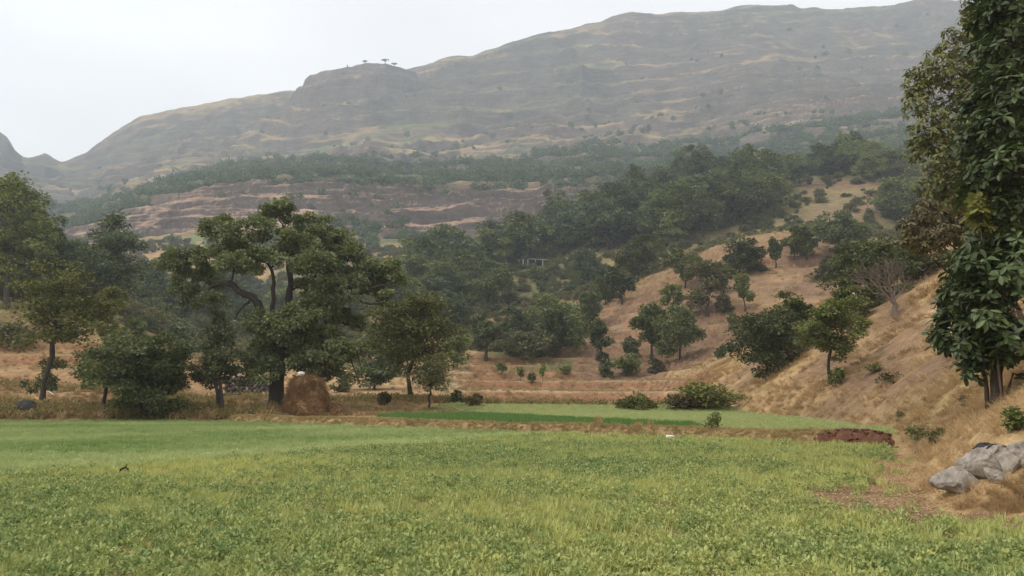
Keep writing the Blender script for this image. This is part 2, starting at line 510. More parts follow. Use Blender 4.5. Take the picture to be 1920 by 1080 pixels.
def ground_sheet():
    ys = np.concatenate([np.linspace(-60, 6, 24), np.arange(6.4, 60, 0.4), np.geomspace(60, 430, 380)])
    us = np.linspace(-1.25, 1.25, 460)
    Y, U = np.meshgrid(ys, us, indexing='ij')
    X = U * (np.maximum(Y, 0) + 26.0)
    x, y = X.ravel(), Y.ravel()
    z = H(x, y)
    nr, nc = len(ys), len(us)
    Z = z.reshape(nr, nc)
    gy, gx = np.gradient(Z)
    dy = np.gradient(Y, axis=0); dx = np.gradient(X, axis=1)
    slope = np.hypot(gy / np.maximum(dy, 1e-3), gx / np.maximum(dx, 1e-3)).ravel()
    px, py = project(x, y, z)
    n1 = fbm(x / 9, y / 9, 4, 71); n2 = fbm(x / 30, y / 30, 3, 73); n3 = fbm(x / 2.2, y / 2.2, 3, 75)
    c = np.tile(C_STRAW, (len(x), 1))
    # near fields
    n = bank_n(x, y); d = x - edge(y)
    infield = (d < 0.3) & (y < 54) & (n < 0)
    c = np.where(infield[:, None], C_FIELD[None], c)
    dd = -d + 0.9 * fbm(x / 2.5, y / 2.0, 3, 77)
    bare = np.exp(-((dd - 0.5) / 1.5) ** 2) * sstep(9.6, 11.4, y) * sstep(23, 14, y) + 0.6 * np.exp(-(dd / 5.0) ** 2)
    c = mixc(c, np.array([0.20, 0.125, 0.068]), infield * np.clip(1.0 * bare + 0.55 * sstep(0.2, 0.45, n3), 0, 0.95))
    c = mixc(c, C_STRAW * 1.1, infield * sstep(1.6, 0.2, dd) * sstep(13, 18, y) * 0.9)
    # right-hand slope of tall dry grass, soil showing in the hollows
    slope_r = (d > 0) & (y < 100)
    c = np.where(slope_r[:, None], C_GOLD[None], c)
    c = mixc(c, C_REDSOIL * 0.95, slope_r * sstep(0.1, 0.5, n1 + 0.4 * n3) * 0.7)
    c = mixc(c, C_OLIVE, slope_r * sstep(0.25, 0.6, n2) * 0.4)
    c = mixc(c, C_REDSOIL * 0.85, slope_r * hollow(x, y) * 0.9)
    # valley floor, terraces
    ter = (px > 840) & (px < 1330) & (y > 67) & (y < 165) & (d < 2)
    c = mixc(c, np.array([0.36, 0.27, 0.15]), ter * 1.0)
    c = mixc(c, C_REDSOIL, ter * sstep(-0.1, 0.35, n2 + 0.3 * n1) * 0.5 * sstep(90, 110, y))
    c = mixc(c, C_SOIL, ter * sstep(0.3, 0.6, slope) * 0.9)
    # knoll
    c = mixc(c, C_SOIL * 0.9, (px > 1080) * (y > 112) * (y < 205) * sstep(0.75, 1.1, slope) * 0.8)
    kn = (px > 1080) & (y > 112) & (y < 205)
    c = mixc(c, C_REDSOIL * 0.92, kn * np.clip(0.65 + n2 + 0.6 * n1, 0, 0.95))
    c = mixc(c, C_STRAW * 0.8, kn * sstep(168, 192, y) * 0.8)
    # wooded slope and ridge behind
    wd = sstep(200, 222, y)
    c = mixc(c, C_OLIVE, wd * np.clip(0.85 + 0.6 * n1, 0.55, 1))
    scar = sstep(1480, 1540, px) * sstep(1700, 1640, px) * sstep(330, 345, py) * sstep(425, 405, py)
    c = mixc(c, C_REDSOIL * 1.1, scar * (y > 200) * np.clip(0.6 + 1.4 * n1 + 0.5 * n3, 0, 0.9))
    val = (px < 1080) & (y > 120)
    c = mixc(c, C_OLIVE * 0.9, val * np.clip(0.55 + n1 + 0.3 * n2, 0, 0.95))
    c = mixc(c, C_STRAW, val * (y > 360) * sstep(0.0, 0.3, n2 + 0.3))
    # left-hand slope
    lf = (px < 480) & (y > 53) & (y < 125)
    c = mixc(c, np.array([0.27, 0.165, 0.08]), lf * np.clip(0.6 + n1, 0, 1))
    c = mixc(c, C_SOIL, lf * sstep(0.45, 0.9, slope) * 0.9)
    c = mixc(c, C_OLIVE, lf * sstep(80, 105, y) * 0.7)
    # trodden earth under the great tree
    gt = np.exp(-(((x + 17) / 4.5) ** 2 + ((y - 57) / 3.0) ** 2))
    c = mixc(c, C_SOIL, gt * 0.9)
    c = mixc(c, C_SOIL * 0.9, (y > 51) * (y < 55.5) * (px < 480) * np.clip(0.5 + n3, 0, 0.9))
    me = mesh_np('ground', np.stack([x, y, z], 1), [grid_polys(nr, nc)],
                 [land_material('dry_ground', (0.35, 2.2, 9.0), 0.10, 3.0, vary=0.30)], attrs={'col': c})
    return tag(link('ground', me), kind='structure')
ground = ground_sheet()

def mountain_sheet():
    ys = np.concatenate([np.geomspace(415, 452, 24), np.linspace(453, 548, 120), np.geomspace(551, 1940, 290)])
    us = np.linspace(-1.15, 1.15, 820)
    Y, U = np.meshgrid(ys, us, indexing='ij')
    X = U * Y
    x, y = X.ravel(), Y.ravel()
    z = H(x, y)
    nr, nc = len(ys), len(us)
    Z = z.reshape(nr, nc)
    gy = np.gradient(Z, axis=0) / np.gradient(Y, axis=0)
    gx = np.gradient(Z, axis=1) / np.gradient(X, axis=1)
    slope = np.hypot(gy, gx).ravel()
    px, py = project(x, y, z)
    n1 = fbm(x / 60, y / 60, 4, 81); n2 = fbm(x / 220, y / 220, 3, 83); n3 = fbm(x / 16, y / 16, 3, 85)
    c = np.tile(np.array([0.235, 0.175, 0.10]), (len(x), 1))
    c = mixc(c, np.array([0.235, 0.165, 0.10]), sstep(-0.1, 0.4, n1 + n2 + 0.35 * sstep(1050, 800, y) + 0.3 * n3))
    c = mixc(c, np.array([0.095, 0.125, 0.052]), sstep(-0.15, 0.25, fbm(x / 150, y / 90, 4, 89) + 0.35 * n3) * 0.85)
    up = sstep(560, 800, y)
    rock = sstep(0.66, 1.0, slope + 0.3 * n3)
    c = mixc(c, np.array([0.080, 0.068, 0.062]), rock * up * 0.9)
    c = mixc(c, np.array([0.085, 0.074, 0.066]), up * sstep(0.05, 0.3, fbm(x / 150, (z - 0.035 * x) / 20, 4, 87)) * 0.6)
    # the pink cliff band lower down
    band = sstep(440, 465, y) * sstep(565, 535, y)
    c = mixc(c, C_PINK, band * np.clip(0.75 + 0.6 * n1, 0.3, 1))
    c = mixc(c, np.array([0.095, 0.075, 0.068]), band * sstep(0.8, 1.3, slope + 0.3 * n3))
    c = mixc(c, np.array([0.08, 0.09, 0.04]), (1 - band) * sstep(560, 600, y) * sstep(760, 700, y) * 0.7)
    c = c * np.where(band > 0.3, 1.0, 1.22)[:, None] * np.array([1.05, 1.01, 0.92])
    me = mesh_np('mountain', np.stack([x, y, z], 1), [grid_polys(nr, nc)],
                 [land_material('mountain_rock_and_grass', (0.012, 0.06, 0.35), 3.0, 0.2, vary=0.26, strata=(0.03, 0.03, 0.20))], attrs={'col': c})
    return tag(link('mountain', me), kind='structure')
mountain = mountain_sheet()

# ------------------------------------------------------------------ trees
BARK = solid_material('dark_bark', (0.035, 0.028, 0.022), (0.085, 0.07, 0.055), 5.0, 0.03, 9.0, stretch=(3, 3, 0.5))
BARK_PALE = solid_material('pale_bark', (0.125, 0.095, 0.072), (0.23, 0.18, 0.14), 5.0, 0.02, 9.0, stretch=(3, 3, 0.5))
BARK_MID = solid_material('brown_bark', (0.07, 0.052, 0.038), (0.14, 0.105, 0.08), 6.0, 0.02, 10.0, stretch=(3, 3, 0.5))
LEAF = {
 'dark':   leaf_material('dark_green_leaves', (0.043, 0.059, 0.022), (0.180, 0.205, 0.072)),
 'hero':   leaf_material('great_tree_leaves', (0.055, 0.071, 0.031), (0.240, 0.264, 0.112), trans=0.18),
 'mid':    leaf_material('mid_green_leaves', (0.072, 0.096, 0.028), (0.228, 0.245, 0.075)),
 'yellow': leaf_material('yellow_green_leaves', (0.079, 0.093, 0.022), (0.246, 0.245, 0.062)),
 'olive':  leaf_material('olive_leaves', (0.085, 0.088, 0.036), (0.240, 0.225, 0.095)),
 'blue':   leaf_material('blue_green_leaves', (0.043, 0.064, 0.034), (0.174, 0.211, 0.092)),
 'big':    leaf_material('broad_glossy_leaves', (0.045, 0.075, 0.026), (0.132, 0.173, 0.063), trans=0.25, rough=0.42),
 'loose':  leaf_material('loose_leaves', (0.072, 0.089, 0.030), (0.226, 0.222, 0.078), dry=(0.360, 0.222, 0.075), dry_amt=0.12),
 'brown':  leaf_material('browning_leaves', (0.090, 0.078, 0.033), (0.225, 0.180, 0.072), dry=(0.330, 0.195, 0.075), dry_amt=0.25),
 'shoot':  leaf_material('fresh_yellow_shoot', (0.12, 0.13, 0.025), (0.26, 0.25, 0.07), trans=0.35),
}

def unit(v):
    return v / np.maximum(np.linalg.norm(v, axis=-1, keepdims=True), 1e-9)

def tube(pts, rad, k=6):
    pts = np.asarray(pts, float); rad = np.asarray(rad, float)
    t = unit(np.gradient(pts, axis=0))
    ref = np.where(np.abs(t[:, 2:3]) > 0.9, np.array([[1.0, 0, 0]]), np.array([[0, 0, 1.0]]))
    a = unit(np.cross(t, ref)); b = np.cross(t, a)
    an = np.arange(k) * 2 * np.pi / k
    v = pts[:, None] + rad[:, None, None] * (np.cos(an)[None, :, None] * a[:, None] + np.sin(an)[None, :, None] * b[:, None])
    n = len(pts)
    i = np.arange(n - 1)[:, None] * k; j = np.arange(k)[None]
    f = np.stack([i + j, i + (j + 1) % k, i + k + (j + 1) % k, i + k + j], -1).reshape(-1, 4)
    return v.reshape(-1, 3), f

class Geo:
    def __init__(s): s.v = []; s.f = []; s.n = 0
    def add(s, v, f):
        s.v.append(v); s.f.append(f + s.n); s.n += len(v)
    def verts(s): return np.concatenate(s.v)
    def polys(s): 
        by = {}
        for f in s.f: by.setdefault(f.shape[1], []).append(f)
        return [np.concatenate(x) for x in by.values()]

def wiggle(p0, p1, r0, r1, rng, n=6, amp=0.12, sag=0.0):
    t = np.linspace(0, 1, n)[:, None]
    L = np.linalg.norm(p1 - p0)
    p = p0 + (p1 - p0) * t
    off = rng.normal(size=(n, 3)) * amp * L * 0.5
    off[0] = 0; off[-1] = 0
    arch = np.zeros((n, 3)); arch[:, 2] = np.sin(t[:, 0] * np.pi) * L * 0.10 - sag * t[:, 0] ** 2
    return p + off * np.sin(t * np.pi) + arch, np.linspace(r0, r1, n)

def leaf_cards(p, d, nrm, L, W):
    """diamond leaves, folded a little along the rib"""
    s = unit(np.cross(d, nrm)); up = np.cross(s, d)
    m = p + d * (L * 0.45)[:, None]
    v = np.stack([p, m + s * W[:, None] + up * (W * 0.35)[:, None], p + d * L[:, None] - up * (L * 0.12)[:, None], m - s * W[:, None] + up * (W * 0.35)[:, None]], 1)
    i = np.arange(len(p))[:, None] * 4
    f = np.concatenate([i + np.array([[0, 1, 2]]), i + np.array([[0, 2, 3]])])
    return v.reshape(-1, 3), f

def foliage(blobs, n, size, rng, sub=7, flat=0.72, gap=0.42, wide=0.38):
    """leaves gathered in clumps inside every blob (cx,cy,cz,rx,ry,rz); returns verts, faces, tone, clump centres"""
    b = np.array(blobs, float)
    wgt = (b[:, 3] * b[:, 4] * b[:, 5]) ** (2 / 3.0); wgt /= wgt.sum()
    P, D, NR, T, C = [], [], [], [], []
    for i, q in enumerate(b):
        m = max(int(n * wgt[i]), 12)
        u = unit(rng.normal(size=(sub, 3)) + np.array([0, 0, 0.25]))
        cc = q[:3] + u * q[3:6] * (0.45 + 0.42 * rng.random((sub, 1)))
        C.append(cc)
        cr = gap * (0.75 + 0.5 * rng.random(sub))
        ct = rng.random(sub)
        k = rng.integers(0, sub, m)
        w = unit(rng.normal(size=(m, 3)))
        rad = rng.random((m, 1)) ** 0.5
        off = w * rad * (cr[k][:, None] * q[3:6]) * np.array([1.1, 1.1, flat])
        p = cc[k] + off
        outw = unit(p - q[:3])
        P.append(p)
        D.append(unit(w * 0.7 + outw * 0.5 + rng.normal(size=(m, 3)) * 0.45 + np.array([0, 0, -0.12])))
        NR.append(unit(outw * 0.55 + np.array([0, 0, 0.75]) + rng.normal(size=(m, 3)) * 0.45))
        T.append(np.clip(0.45 * ct[k] + 0.55 * rng.random(m), 0, 1))
    P, D, NR, T = map(np.concatenate, (P, D, NR, T))
    L = size * (0.65 + 0.7 * rng.random(len(P)))
    v, f = leaf_cards(P, D, NR, L, L * wide)
    return v, f, np.repeat(T, 4), np.concatenate(C)

def limbs(geo, skel, targets, rng, r_tip, droop=0.0, k=5, twig=None):
    """join every target to the nearest point of the growing skeleton [(pos, radius)]"""
    pos = [np.array(p) for p, r in skel]; rad = [r for p, r in skel]
    order = np.argsort([np.min(np.linalg.norm(np.array(pos) - t, axis=1)) for t in targets])
    for i in order:
        t = targets[i]
        A = np.array(pos)
        dd = np.linalg.norm(A - t, axis=1) + 1.2 * np.maximum(A[:, 2] - t[2], 0)
        j = int(np.argmin(dd))
        L = np.linalg.norm(A[j] - t)
        r0 = min(rad[j] * 0.72, max(r_tip * 1.6, 0.028 * L + r_tip))
        p, r = wiggle(A[j], t, r0, r_tip, rng, n=7)
        geo.add(*tube(p, r, k))
        for a, b in list(zip(p, r))[2:]:
            pos.append(a); rad.append(b)

def crown_blobs(rng, h, w, base, n, lean=0.0, squash=1.0, top_heavy=0.0):
    """uneven lobes spread through an egg between base*h and h"""
    c = (base * h + h) / 2; rz = (h - base * h) / 2; rx = w / 2
    out = []
    for i in range(n):
        u = unit(rng.normal(size=3)); r = (0.35 + 0.5 * rng.random())
        e = np.array([rx, rx, rz]) * u * r
        s = rx * (0.40 + 0.22 * rng.random())
        z = c + e[2] + top_heavy * abs(e[2])
        taper = 1.0 - 0.25 * max(0, (z - c) / rz)
        out.append((e[0] * taper + lean * (z / h), e[1] * taper, z, s, s, s * 0.75 * squash))
    out.append((lean * 0.7, 0, c, rx * 0.55, rx * 0.55, rz * 0.6))
    b = np.array(out)
    for ax, lo, hi in ((0, lean - rx, lean + rx), (1, -rx, rx), (2, base * h, h)):
        k = 0.8 * b[:, 3 + ax]
        c0, c1 = (b[:, ax] - k).min(), (b[:, ax] + k).max()
        b[:, ax] = lo + (b[:, ax] - c0) * (hi - lo) / (c1 - c0)
        b[:, 3 + ax] *= min(1.4, (hi - lo) / (c1 - c0))
    return [tuple(q) for q in b]

def tree_parts(h, w, base, rng, n_leaf, leaf, n_blob=9, trunk_r=None, lean=0.0, sub=7, gap=0.42, squash=1.0, stems=1, blobs=None, flat=0.8, wide=0.38, k=6):
    auto = blobs is None
    if auto:
        blobs = crown_blobs(rng, h, w, base, n_blob, lean, squash)
    tr = trunk_r or 0.022 * h + 0.02
    geo = Geo(); skel = []
    zc = np.mean([b[2] for b in blobs]); xc = np.mean([b[0] for b in blobs]); yc = np.mean([b[1] for b in blobs])
    for sidx in range(stems):
        off = np.zeros(3) if stems == 1 else np.array([*(rng.normal(size=2) * tr * 2.0), 0])
        top = np.array([xc, yc, zc]) + (0 if stems == 1 else rng.normal(size=3) * w * 0.12)
        p, r = wiggle(np.array([0, 0, -0.15]) + off, top, tr, tr * 0.35, rng, n=9, amp=0.035)
        p[:, 2] = np.linspace(-0.15, top[2], 9)
        r[0] *= 1.5; r[1] *= 1.12
        geo.add(*tube(p, r, k + 2))
        skel += [(a, b) for a, b in zip(p, r)][4:]
    centres = [np.array(b[:3]) for b in blobs]
    limbs(geo, skel, centres, rng, tr * 0.16, k=k)
    v, f, tone, cc = foliage(blobs, n_leaf, leaf, rng, sub, flat, gap, wide)
    for q in range(len(blobs)):                                   # twigs to every clump of leaves
        for c in cc[q * sub:(q + 1) * sub:2]:
            p, r = wiggle(np.array(blobs[q][:3]), c, tr * 0.13, tr * 0.05, rng, n=4)
            geo.add(*tube(p, r, 3))
    if auto:                                                       # the crown fills the size asked for
        p = np.percentile(v, [3, 97], axis=0); cx = lean
        fx = np.clip(w / max(p[1, 0] - p[0, 0], 0.01), 0.8, 1.7); fy = np.clip(w / max(p[1, 1] - p[0, 1], 0.01), 0.8, 1.7)
        fz = np.clip(h / np.percentile(v[:, 2], 98.5), 0.85, 1.3)
        sc = np.array([fx, fy, fz])
        v = v * sc
        geo.v = [np.where(q[:, 2:] < 0.25 * h, q * np.array([1, 1, fz]), q * np.array([1 + (fx - 1) * 0.85, 1 + (fy - 1) * 0.85, fz])) for q in geo.v]
    return geo, v, f, tone

def build_tree(name, loc, label, cat='tree', leafmat='mid', bark=BARK, group=None, seed=1, **kw):
    rng = np.random.default_rng(seed)
    geo, v, f, tone = tree_parts(rng=rng, **kw)
    root = empty(name, loc)
    tag(root, label, cat, group)
    link('trunk', mesh_np('trunk', geo.verts(), geo.polys(), [bark]), root)
    link('crown' if cat == 'tree' else 'foliage', mesh_np('crown', v, [f], [LEAF[leafmat]], smooth=False, attrs={'tone': tone}), root)
    return root

def px_tree(px, base_py, top_py, width, label, leafmat='mid', base=0.3, seed=1, y=None, n_leaf=5000, leaf=None, name='tree', cat='tree', cx=None, **kw):
    """a tree whose base stands at a pixel of the photograph; sizes in photograph pixels at that distance"""
    if y is None:
        p = hit(px, base_py)
    else:
        s, _ = st_of(px, base_py); p = np.array([float(s) * y, y, 0.0]); p[2] = H(p[:1], p[1:2])[0]
    dep = math.hypot(p[1], 0) * 1.0
    u = dep / F
    h = (base_py - top_py) * u * 1.02; w = width * u
    base = max(0.0, base - 0.05)
    if y is not None:
        h = CAMZ + float(st_of(px, top_py)[1]) * p[1] - p[2]
    lean = 0.0 if cx is None else (cx - px) * u
    if leaf is None: leaf = max(0.13, 4.2 * u)
    return build_tree(name, p, label, cat, leafmat, seed=seed, h=h, w=w, base=base, n_leaf=n_leaf, leaf=leaf, lean=lean, **kw)

# --- the great tree in the middle of the picture
def great_tree():
    p0 = hit(518, 768)
    u = p0[1] / F
    def L(px, py, dy=0.0):
        return np.array([(px - 518) * u, dy, (768 - py) * u])
    rng = np.random.default_rng(77)
    B = [(500,398,34,28,0),(512,380,22,16,.4),(556,406,28,18,.6),(470,436,42,28,-1),(532,448,55,34,1.2),(402,428,34,30,-.5),(386,452,32,30,.6),
         (318,494,40,22,.4),(298,488,24,16,0),(352,486,40,28,-.8),(372,516,36,28,.9),(430,470,40,30,1),(440,500,36,26,-1.2),(362,552,24,24,.2),(336,545,22,26,-.4),
         (492,500,42,28,-1.8),(560,482,54,38,-1.4),(612,448,42,30,.9),(602,430,30,22,-.6),(642,490,50,34,0),(600,532,58,38,-1.9),(652,540,44,34,-1.3),(560,540,44,30,1.4),
         (684,512,44,26,.7),(722,508,34,22,0),(704,492,30,16,.9),(744,528,20,14,.2),(724,562,30,16,-.6),(690,540,30,22,1.2),
         (592,590,48,32,-1.4),(556,622,44,30,-1.9),(612,640,44,32,-1.2),(646,668,38,26,-.6),(596,682,42,24,-1.4),(562,656,34,32,.9),(528,655,34,26,1.6),(640,610,34,26,.4),(622,700,30,16,-.2),
         (500,620,30,26,-1.4),(540,600,34,26,-2.0),(580,715,26,14,-.8),(505,700,26,18,-1.5),(492,664,28,30,-.7),(474,690,20,18,0),(520,690,24,16,-1.2),(470,660,18,18,.5)]
    blobs = [(*L(a, b, e * 1.35), rx * u * (1.2 if b > 580 else 1), (rx + ry) * 0.55 * u, ry * u * (1.2 if b > 580 else 1.1)) for a, b, rx, ry, e in B]
    root = empty('tree', p0)
    tag(root, 'great spreading old tree with thick dark trunk beside the haystack', 'tree')
    geo = Geo(); skel = []
    def limb(pts, r0, r1, k=9, keep=2):
        q = np.array(pts); n = len(q)
        t = np.linspace(0, n - 1, (n - 1) * 4 + 1)
        # catmull-rom through the points
        i = np.clip(np.floor(t).astype(int), 0, n - 2); f_ = (t - i)[:, None]
        pm, pa, pb, pn = q[np.clip(i - 1, 0, n - 1)], q[i], q[i + 1], q[np.clip(i + 2, 0, n - 1)]
        c = 0.5 * (2 * pa + (pb - pm) * f_ + (2 * pm - 5 * pa + 4 * pb - pn) * f_ ** 2 + (3 * pa - pm - 3 * pb + pn) * f_ ** 3)
        c[1:-1] += rng.normal(size=c[1:-1].shape) * r1 * 0.5
        r = np.linspace(r0, r1, len(c)) * (1 + 0.08 * rng.normal(size=len(c)))
        geo.add(*tube(c, r, k))
        skel.extend(list(zip(c, r))[keep * 3:])
        return c, r
    trunk = Geo()
    q = np.array([L(519, 774), L(519, 766), L(518, 745), L(517, 715), L(518, 690), L(516, 655), L(512, 632)])
    r = np.array([0.95, 0.66, 0.54, 0.50, 0.56, 0.52, 0.42])
    an = np.arange(16) * 2 * np.pi / 16
    rows = [a + np.stack([np.cos(an), np.sin(an), 0 * an], 1) * rr * (1 + (0.22 if i < 2 else 0.07) * np.cos(an * 5 + i * .3))[:, None] for i, (a, rr) in enumerate(zip(q, r))]
    i = np.arange(len(q) - 1)[:, None] * 16; j = np.arange(16)[None]
    trunk.add(np.concatenate(rows), np.stack([i + j, i + (j + 1) % 16, i + 16 + (j + 1) % 16, i + 16 + j], -1).reshape(-1, 4))
    skel.append((L(512, 640), 0.42))
    limb([L(516, 660), L(508, 625, -.1), L(488, 585, -.4), L(470, 562, -.6), L(446, 548, -.7), L(424, 534, -.6), L(400, 536, -.4), L(380, 548, -.2)], 0.40, 0.12)
    limb([L(514, 655), L(522, 610, .3), L(529, 570, .5), L(531, 520, .5), L(526, 480, .3), L(520, 430, .2)], 0.36, 0.10)
    limb([L(512, 632, -.1), L(508, 590, -.6), L(512, 545, -.9), L(505, 505, -1), L(480, 485, -1.2)], 0.22, 0.07)
    limb([L(518, 660), L(548, 632, -.5), L(580, 600, -.8), L(612, 578, -.9), L(645, 565, -.8), L(672, 552, -.6), L(700, 540, -.3), L(740, 528, 0)], 0.30, 0.05)
    limb([L(640, 568, -.8), L(660, 560, -1), L(680, 572, -1.1), L(705, 574, -1), L(728, 566, -.8)], 0.11, 0.04, 6)
    limb([L(590, 620, -.9), L(622, 628, -1.1), L(640, 642, -1.2), L(655, 662, -1.2), L(664, 690, -1.1), L(672, 708, -1)], 0.12, 0.025, 6)
    limb([L(648, 645, -1.2), L(668, 656, -1.3), L(676, 676, -1.4), L(682, 700, -1.4)], 0.06, 0.02, 5)
    limb([L(655, 662, -1.2), L(676, 668, -1), L(690, 688, -.9)], 0.05, 0.015, 5)
    limb([L(470, 562, -.6), L(452, 582, -.8), L(440, 604, -.9)], 0.12, 0.04, 6)
    limb([L(533, 450, .4), L(552, 436, .5), L(560, 415, .6)], 0.09, 0.04, 6)
    limb([L(590, 470, -.3), L(616, 440, .2), L(650, 470, .3)], 0.07, 0.04, 5)
    limbs(geo, skel, [np.array(b[:3]) for b in blobs], rng, 0.035, k=5)
    v, f, tone, cc = foliage(blobs, 70000, 0.215, rng, sub=10, flat=0.85, gap=0.35)
    for qn in range(len(blobs)):
        for c in cc[qn * 10:(qn + 1) * 10]:
            p, r = wiggle(np.array(blobs[qn][:3]), c, 0.03, 0.012, rng, n=4)
            geo.add(*tube(p, r, 3))
    link('trunk', mesh_np('trunk', trunk.verts(), trunk.polys(), [BARK]), root)
    link('branches', mesh_np('branches', geo.verts(), geo.polys(), [BARK]), root)
    link('crown', mesh_np('crown', v, [f], [LEAF['hero']], smooth=False, attrs={'tone': tone}), root)
great_tree()

# --- broad-leaved tree at the right edge of the picture, close to the camera
def broad_leaf_shape():
    """one obovate leaf, 1 long, along +Y, folded along the midrib and curling down"""
    ys = np.array([0.0, 0.12, 0.35, 0.6, 0.82, 1.0]); ws = np.array([0.012, 0.05, 0.15, 0.205, 0.16, 0.01])
    z = -0.22 * ys ** 2
    v = []
    for y, w, zz in zip(ys, ws, z):
        v += [(-w, y, zz + w * 0.32), (0, y, zz), (w, y, zz + w * 0.32)]
    f = []
    for i in range(5):
        a = i * 3
        f += [(a, a + 1, a + 4, a + 3), (a + 1, a + 2, a + 5, a + 4)]
    return np.array(v), np.array(f)

def rosette_tree(p0, yscale_px, B, trunks, n_ros, leaf_len, leafmat, name, label, seed, single=0, bark=BARK_MID, droop=0.25, per=(6, 9)):
    rng = np.random.default_rng(seed)
    u = p0[1] / F
    def L(px, py, dy=0.0):
        a = at(px, py, p0[1] + dy)
        return a - p0
    blobs = [(*L(a, b, e), rx * u, max(rx, ry) * u, ry * u) for a, b, rx, ry, e in B]
    root = empty(name, p0)
    tag(root, label, 'tree')
    geo = Geo(); skel = []
    for pts, r0, r1 in trunks:
        q = np.array([L(*t) for t in pts]); q[0][2] = -0.25
        t = np.linspace(0, len(q) - 1, (len(q) - 1) * 4 + 1)
        c = np.stack([np.interp(t, np.arange(len(q)), q[:, i]) for i in range(3)], 1)
        c[2:] += rng.normal(size=c[2:].shape) * r0 * 0.18
        r = np.linspace(r0, r1, len(c)); r[0] *= 1.35
        geo.add(*tube(c, r, 9)); skel += list(zip(c, r))[5:]
    limbs(geo, skel, [np.array(b[:3]) for b in blobs], rng, 0.02, k=6)
    b = np.array(blobs)
    wgt = (b[:, 3] * b[:, 5]); wgt /= wgt.sum()
    lv, lf = broad_leaf_shape()
    V, FF, T, info = [], [], [], []
    nv = 0
    for i, q in enumerate(b):
        m = max(3, int(n_ros * wgt[i]))
        uu = unit(rng.normal(size=(m, 3)))
        cc = q[:3] + uu * q[3:6] * (0.45 + 0.55 * rng.random((m, 1)))
        for c, o in zip(cc, uu):
            stem = unit(o * 0.6 + np.array([0, 0, 0.7]) + rng.normal(size=3) * 0.25)
            base = c - stem * leaf_len * 0.9 - o * leaf_len * 0.4
            geo.add(*tube(*wiggle(q[:3] * 0.35 + base * 0.65, c, 0.010, 0.006, rng, n=3), 3))
            k = rng.integers(*per); a0 = rng.random() * 6.28
            tb = 0.35 + 0.5 * rng.random()
            sx = unit(np.cross(stem, np.array([0.3, 0.9, 0.1]))); sy = np.cross(stem, sx)
            for j in range(k):
                an = a0 + j * 2.4 + rng.normal() * 0.2
                rise = 0.75 - 1.0 * (j / k) + rng.normal() * 0.15
                d = unit(np.cos(an) * sx + np.sin(an) * sy + stem * rise - np.array([0, 0, droop]))
                nr = unit(stem * 1.2 + rng.normal(size=3) * 0.25)
                s = unit(np.cross(d, nr)); up = np.cross(s, d)
                Ln = leaf_len * (0.6 + 0.6 * rng.random())
                w = lv * Ln
                P = c - stem * 0.03 * j / k + w[:, :1] * s + w[:, 1:2] * d + w[:, 2:] * up
                V.append(P); FF.append(lf + nv); nv += len(P)
                T.append(np.clip(tb * 0.6 + 0.4 * rng.random(), 0, 1))
                info.append((c - stem * 0.03 * j / k, s, d, up, Ln))
    mat = LEAF[leafmat]
    take = set()
    if single:
        C = np.array([x[0] + x[2] * x[4] * 0.5 for x in info]) + p0
        pxl, pyl = project(C[:, 0], C[:, 1], C[:, 2])
        ok = (pxl > 1700) & (pxl < 1925) & (pyl > -5)
        score = np.where(ok, C[:, 1], 1e9)
        take = set(np.argsort(score)[:single].tolist())
        shapes = []
        for g in range(6):
            shapes.append(mesh_np('leaf', lv * np.array([1 + 0.1 * (g - 2.5) / 2.5, 1, 0.6 + 0.16 * g]), [lf], [mat], attrs={'tone': np.full(len(lv), 0.25 + 0.13 * g)}))
        from mathutils import Matrix
        for q, g in enumerate(sorted(take)):
            pos, s, d, up, Ln = info[g]
            o = bpy.data.objects.new('leaf', shapes[int(T[g] * 5.99)])
            COL.objects.link(o); o.parent = root
            M = Matrix(((s[0], d[0], up[0], pos[0]), (s[1], d[1], up[1], pos[1]), (s[2], d[2], up[2], pos[2]), (0, 0, 0, 1)))
            o.matrix_local = M @ Matrix.Scale(Ln, 4)
    keep = [i for i in range(len(V)) if i not in take]
    vv = np.concatenate([V[i] for i in keep])
    ff = (lf[None] + (np.arange(len(keep)) * len(lv))[:, None, None]).reshape(-1, 4)
    tt = np.repeat(np.array([T[i] for i in keep]), len(lv))
    link('trunk', mesh_np('trunk', geo.verts(), geo.polys(), [bark]), root)
    cr = link('crown', mesh_np('crown', vv, [ff], [mat], attrs={'tone': tt}), root)
    if single: cr['kind'] = 'stuff'
    return root

def ground_at(px, py, y):
    s, _ = st_of(px, py)
    p = np.array([float(s) * y, y, 0.0]); p[2] = H(p[:1], p[1:2])[0]
    return p

